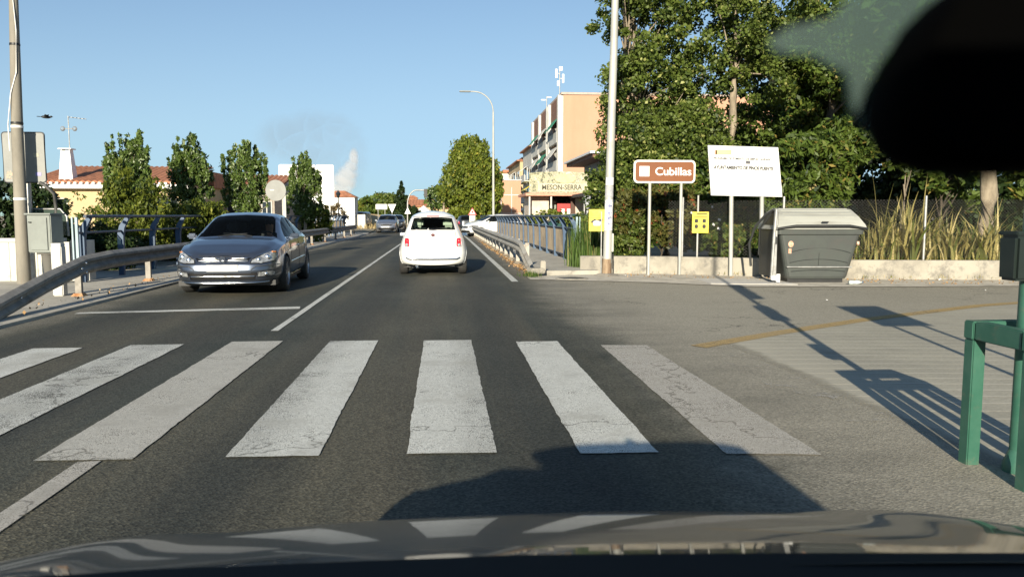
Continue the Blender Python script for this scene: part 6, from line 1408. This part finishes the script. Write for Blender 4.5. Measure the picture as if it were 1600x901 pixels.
# dark back wall behind the railing on the left
t = thing('brick_yard_wall', 'dim brick yard wall behind the left blue railing', 'wall', (-9.0, 24.5, 0)); b = MB(); b.b2((-4, 0, -.06), (1.0, .2, .95)); b.build('wall', mat('dim_brown_brick', (.13, .09, .06), .9, c2=(.2, .15, .09), vs=4), t)
b = MB(); b.b2((-4.05, -.04, .953), (1.05, .24, 1.02)); b.build('coping', CONC, t)
tree('shrub', 'small leafy bush at the foot of the last left poplar', 'shrub', (at(492, 41), 41, 0), 1.9, .04, [((0, 0, 1.0), (.9, .7, .9), 60, 40, .28)], .12, L_YEL, BARK, limbs=6)
tree('shrub', 'brown leafless looking bush left of the small white building', 'shrub', (at(520, 66), 66, 0), 2.6, .05, [((0, 0, 1.4), (1.1, .8, 1.2), 60, 26, .3)], .11, leafmat('brown_leaf', (.10, .07, .03), (.20, .15, .07), (.26, .2, .09)), BARKD, limbs=18)
tree('shrub', 'flowering green bush in front of the restaurant posts', 'shrub', (at(858, 40), 40, 0), 1.7, .04, [((0, 0, .95), (1.1, .6, .75), 80, 44, .25)], .11, L_YEL, BARK, limbs=6)
tree('shrub', 'low bush at the restaurant corner left of the yellow notice', 'shrub', (at(905, 33), 33, 0), 1.5, .04, [((0, 0, .85), (.8, .6, .65), 50, 44, .22)], .10, L_POP, BARK, limbs=6)
# the big trees behind the low wall on the right
tree('poplar', 'tall multi-stemmed poplar rising behind the lamp post', 'tree', (at(1000, 24), 24, 0), 10.6, .16,
     [((-.35, 0, 7.4), (1.4, 1.5, 1.9), 95, 110, .30), ((.6, .3, 8.9), (1.6, 1.6, 1.7), 85, 100, .34), ((.25, 0, 5.2), (1.55, 1.6, 1.6), 150, 120, .30), ((.6, 0, 3.1), (1.5, 1.5, 1.7), 220, 120, .32)], .075, L_POP, BARK, 'tall trees behind the low wall', limbs=18, trunk_top=.85, forks=3, aspect=1.35)
tree('poplar', 'broad poplar with a pale bare trunk right behind the white board', 'tree', (at(1140, 23), 23, 0), 11, .17,
     [((-.5, 0, 7.2), (1.7, 1.5, 1.6), 105, 110, .32), ((1.0, .2, 8.0), (1.6, 1.5, 2.2), 110, 110, .32), ((-.8, .6, 5.6), (1.2, 1.2, .9), 40, 100, .28), ((1.3, .4, 5.6), (1.2, 1.2, .9), 26, 100, .28)], .075, L_POP, BARK, 'tall trees behind the low wall', limbs=9, trunk_top=.85, forks=1, aspect=1.35, lo=.5)
tree('tree', 'dark spreading tree seen right of the pale trunk, below the grey-green smudge', 'tree', (at(1290, 24), 24, 0), 10, .2,
     [((0, 0, 6.6), (2.2, 1.8, 1.5), 190, 100, .40), ((-.6, 1.5, 4.6), (2.0, 1.6, 1.2), 110, 90, .38), ((2.6, 0, 7), (2, 2, 2), 110, 60, .5)], .085, L_AIL, BARKD, 'tall trees behind the low wall', limbs=16, aspect=1.8)
tree('tree', 'dense green bush tree between the lamp post and the white board', 'tree', (at(1040, 21.5), 21.5, 0), 4.6, .1,
     [((-1.0, 0, 2.5), (1.3, .9, 1.7), 190, 110, .28), ((.7, 0, 3.4), (1.2, 1, 1.2), 150, 110, .28)], .065, L_POP, BARKD, limbs=14, aspect=1.4)
tree('shrub', 'low bush with rusty red leaves under the brown sign', 'shrub', (at(1035, 19.6), 19.6, 0), 2.2, .05, [((-.2, 0, 1.35), (1.2, .5, .85), 150, 90, .20)], .052, L_RED, BARKD, limbs=10, aspect=2.2)
tree('shrub', 'green bush behind the small yellow pictogram sign', 'shrub', (at(1120, 20.5), 20.5, 0), 3.2, .06, [((0, 0, 1.9), (1.4, .6, 1.15), 170, 100, .25), ((.2, .2, .7), (1.3, .5, .5), 30, 60, .25)], .058, L_AIL, BARKD, limbs=10, aspect=2.4)
tree('shrub', 'low ground-hugging bush behind the wall under the white board', 'shrub', (at(1150, 19), 19, 0), 1.5, .04, [((0, 0, .85), (1.1, .4, .5), 110, 80, .17)], .05, L_AIL, BARKD, limbs=6, aspect=2.2)
tree('shrub', 'low dark bush behind the wall directly right of the lamp post', 'shrub', (at(985, 19.6), 19.6, 0), 1.9, .04, [((0, 0, 1.0), (.7, .4, .75), 100, 80, .18)], .05, L_POP, BARKD, limbs=6, aspect=1.6)
tree('shrub', 'feathery ailanthus above the pale lid of the waste container', 'shrub', (at(1270, 19), 19, 0), 4.2, .07, [((-.2, 0, 2.45), (1.35, .8, 1.15), 120, 100, .28), ((-.9, 0, 1.2), (.6, .5, 1.0), 50, 90, .25), ((.8, .2, 3.2), (.8, .6, .6), 46, 90, .26)], .062, L_AIL, BARKD, limbs=14, aspect=3.0)
tree('shrub', 'ailanthus leaves in the shade left of the thick leaning trunk', 'shrub', (at(1470, 18.6), 18.6, 0), 3.4, .06, [((0, 0, 2.5), (1.0, .6, .5), 34, 50, .25), ((.9, .5, 2.0), (.5, .5, .5), 16, 44, .25)], .085, L_AIL, BARKD, limbs=14, aspect=3.0)
t = tree('tree', 'thick leaning pale trunk rising behind the fence near the right edge', 'tree', (at(1548, 17.2), 17.2, 0), 9, .22,
     [((-.8, -1.2, 6.0), (3.4, 2.4, 1.5), 240, 60, .5), ((2.6, 0, 5.2), (1.6, 2.0, 1.6), 120, 60, .5), ((2.2, .6, 2.2), (1.1, .7, 1.0), 70, 50, .3)], .12, L_AIL, BARK, 'tall trees behind the low wall', limbs=12, lean=(-.55, .2), trunk_top=.62, aspect=2.4, lo=.42)
tree('sapling', 'thin pale tree stem standing in the dry reeds behind the fence', 'tree', (at(1410, 17.4), 17.4, 0), 2.7, .07, [((.0, .1, 2.7), (.4, .4, .3), 8, 30, .2)], .08, L_AIL, BARK, limbs=4, trunk_top=.78)
tree('woodland_tree', 'tall dark tree deep in the shade behind the fence', 'tree', (at(1330, 29), 29, 0), 9, .2, [((0, 0, 3.2), (3.6, 1.2, 3.3), 300, 60, .6), ((0, 1.0, 7.2), (4.5, 1.5, 2.4), 200, 50, .7)], .16, L_DARK, BARKD, 'dark woodland behind the fence', limbs=14)  # woodland leaves coloured near black to carry the deep shade here
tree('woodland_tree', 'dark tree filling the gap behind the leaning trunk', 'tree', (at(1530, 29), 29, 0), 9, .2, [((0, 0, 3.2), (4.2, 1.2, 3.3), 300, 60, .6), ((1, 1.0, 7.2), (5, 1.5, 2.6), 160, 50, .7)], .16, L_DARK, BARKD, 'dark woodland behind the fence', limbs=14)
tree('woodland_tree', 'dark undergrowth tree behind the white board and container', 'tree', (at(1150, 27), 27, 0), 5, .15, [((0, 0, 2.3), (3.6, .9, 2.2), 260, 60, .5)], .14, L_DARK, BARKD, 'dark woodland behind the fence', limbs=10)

# blades: reeds along the fence, weeds
def blades(name, spots, hgt, n, wid, m_, spread=.12, curl=.5, kind='stuff', label=None):
    V, Fc, At = [], [], []
    for (x, y, z, hs) in spots:
        for _ in range(n):
            a = random.uniform(0, 2 * PI); h = hgt * hs * random.uniform(.45, 1.05); bx, by = x + random.gauss(0, spread), y + random.gauss(0, spread * .7)
            cu = curl * random.uniform(.1, 1.2) * h; w_ = wid * random.uniform(.6, 1.4); tone = random.random() * .85 if random.random() > .1 else 1
            px_, py_ = math.cos(a + PI / 2), math.sin(a + PI / 2); N_ = 6; base_i = len(V)
            for k in range(N_):
                f = k / (N_ - 1); r_ = cu * f ** 2.2 * .6; zz = z + h * (f - .38 * (cu / h) * f ** 3); ww = w_ * (1 - f ** 2 * .95) * (.5 + .5 * min(1, f * 4))
                V += [(bx + math.cos(a) * r_ + px_ * ww, by + math.sin(a) * r_ + py_ * ww, zz), (bx + math.cos(a) * r_ - px_ * ww, by + math.sin(a) * r_ - py_ * ww, zz)]; At += [tone, tone]
            Fc += [(base_i + 2 * k, base_i + 2 * k + 1, base_i + 2 * k + 3, base_i + 2 * k + 2) for k in range(N_ - 1)]
    o = npmesh(name, V, Fc, m_, attr=At); o['kind'] = kind
    if label: o['label'] = label
    return o
sp = []
for u0, u1, n, hs in ((1340, 1372, 9, .9), (1372, 1440, 26, 1.15), (1440, 1500, 20, .95), (1502, 1560, 18, .9), (1560, 1640, 14, .9)):
    for i in range(n):
        u = random.uniform(u0, u1); x = at(u, 16.6); sp.append((x, on_wall(min(23, x)) + random.uniform(.25, .9), .1, hs * random.uniform(.65, 1.15)))
blades('dry_reeds', sp, 1.75, 13, .030, L_REED, .16, 1.0, label='dry yellow reeds standing behind the low wall')
sp2 = [(at(random.uniform(905, 950), 18.7), 18.7 + random.uniform(0, .8), .1, random.uniform(.7, 1.1)) for _ in range(26)]
blades('green_reeds', sp2, 1.35, 34, .014, L_REEDG, .12, .5, label='green reeds behind the wall at the end of the blue railing')
blades('weeds', [(1.93 + random.uniform(-.12, .12), 16.95 + random.uniform(-.1, .35), .02, 1) for _ in range(16)], .16, 16, .006, L_REEDG, .06, .8, label='tuft of weeds at the foot of the right guardrail')
blades('wall_weeds', [(x, on_wall(x) - .25, .045, random.uniform(.3, 1)) for x in [random.uniform(3.6, 20) for _ in range(60)]], .16, 8, .004, L_REED, .08, .9, label='dry weeds along the foot of the low wall')
blades('field_grass', [(random.uniform(-16, -6), random.uniform(80, 115), 0, random.uniform(.6, 1.3)) for _ in range(900)], .6, 8, .03, leafmat('straw', (.30, .22, .10), (.42, .33, .17), (.50, .42, .22), .2), .4, .5, label='dry straw coloured field beyond the bend')
mound = MB(); n_ = 14
mv = [(-16 + 12.0 * i / n_, 88 + 8.0 * j / 6, -.05 + 1.7 * math.sin(PI * i / n_) ** .5 * min(1, j / 3.0)) for j in range(7) for i in range(n_ + 1)]
mound.add(mv, [(j * 15 + i, j * 15 + i + 1, (j + 1) * 15 + i + 1, (j + 1) * 15 + i) for j in range(6) for i in range(n_)], True); mound.build('earth_bank', mat('straw_earth', (.50, .38, .20), .95, c2=(.40, .30, .16), vs=1), kind='structure')
# petals / paper caught in the hedge
t = thing('torn_paper', 'white scraps of paper caught in the bush round the small yellow sign', 'litter', (tx, 19.2, 1.0)); b = MB()
for u, v in ((1113, 323), (1124, 343), (1115, 351), (1123, 357), (1081, 333), (1083, 362)):
    p = A(u, v, 18.6); b.box((p.x - tx, -.6, p.z - 1.0), (.07, .02, .05), rz=random.random(), ry=random.random())
b.build('scraps', SIGNW, t)
# fallen leaves and grit
def litter(name, pts, size, m_, label):
    pts = np.array(pts); o = leaves(name, pts, size, m_, None, aspect=1.5); o['kind'] = 'stuff'; o['label'] = label; return o
L_FALL = leafmat('fallen_leaf', (0.16, 0.09, 0.04), (0.36, 0.22, 0.10), (0.48, 0.36, 0.20), 0.1)
litter('fallen_leaves', [(1.99 + bend(y) + random.gauss(0, .07), y, .045) for y in np.random.RandomState(3).uniform(17.3, 40, 900)], .035, L_FALL, 'dry brown leaves lying along the right guardrail')
litter('leaf_litter', [(x, on_wall(x) - random.uniform(.15, 1.3) ** 1.2, .022) for x in np.random.RandomState(4).uniform(3.5, 16, 520)], .028, L_FALL, 'dead leaves scattered over the pavement by the low wall')
litter('left_leaves', [(-5.75 + random.gauss(0, .12), y, .10) for y in np.random.RandomState(5).uniform(8, 30, 260)], .03, L_FALL, 'dead leaves under the left guardrail')
bpy.context.view_layer.update()
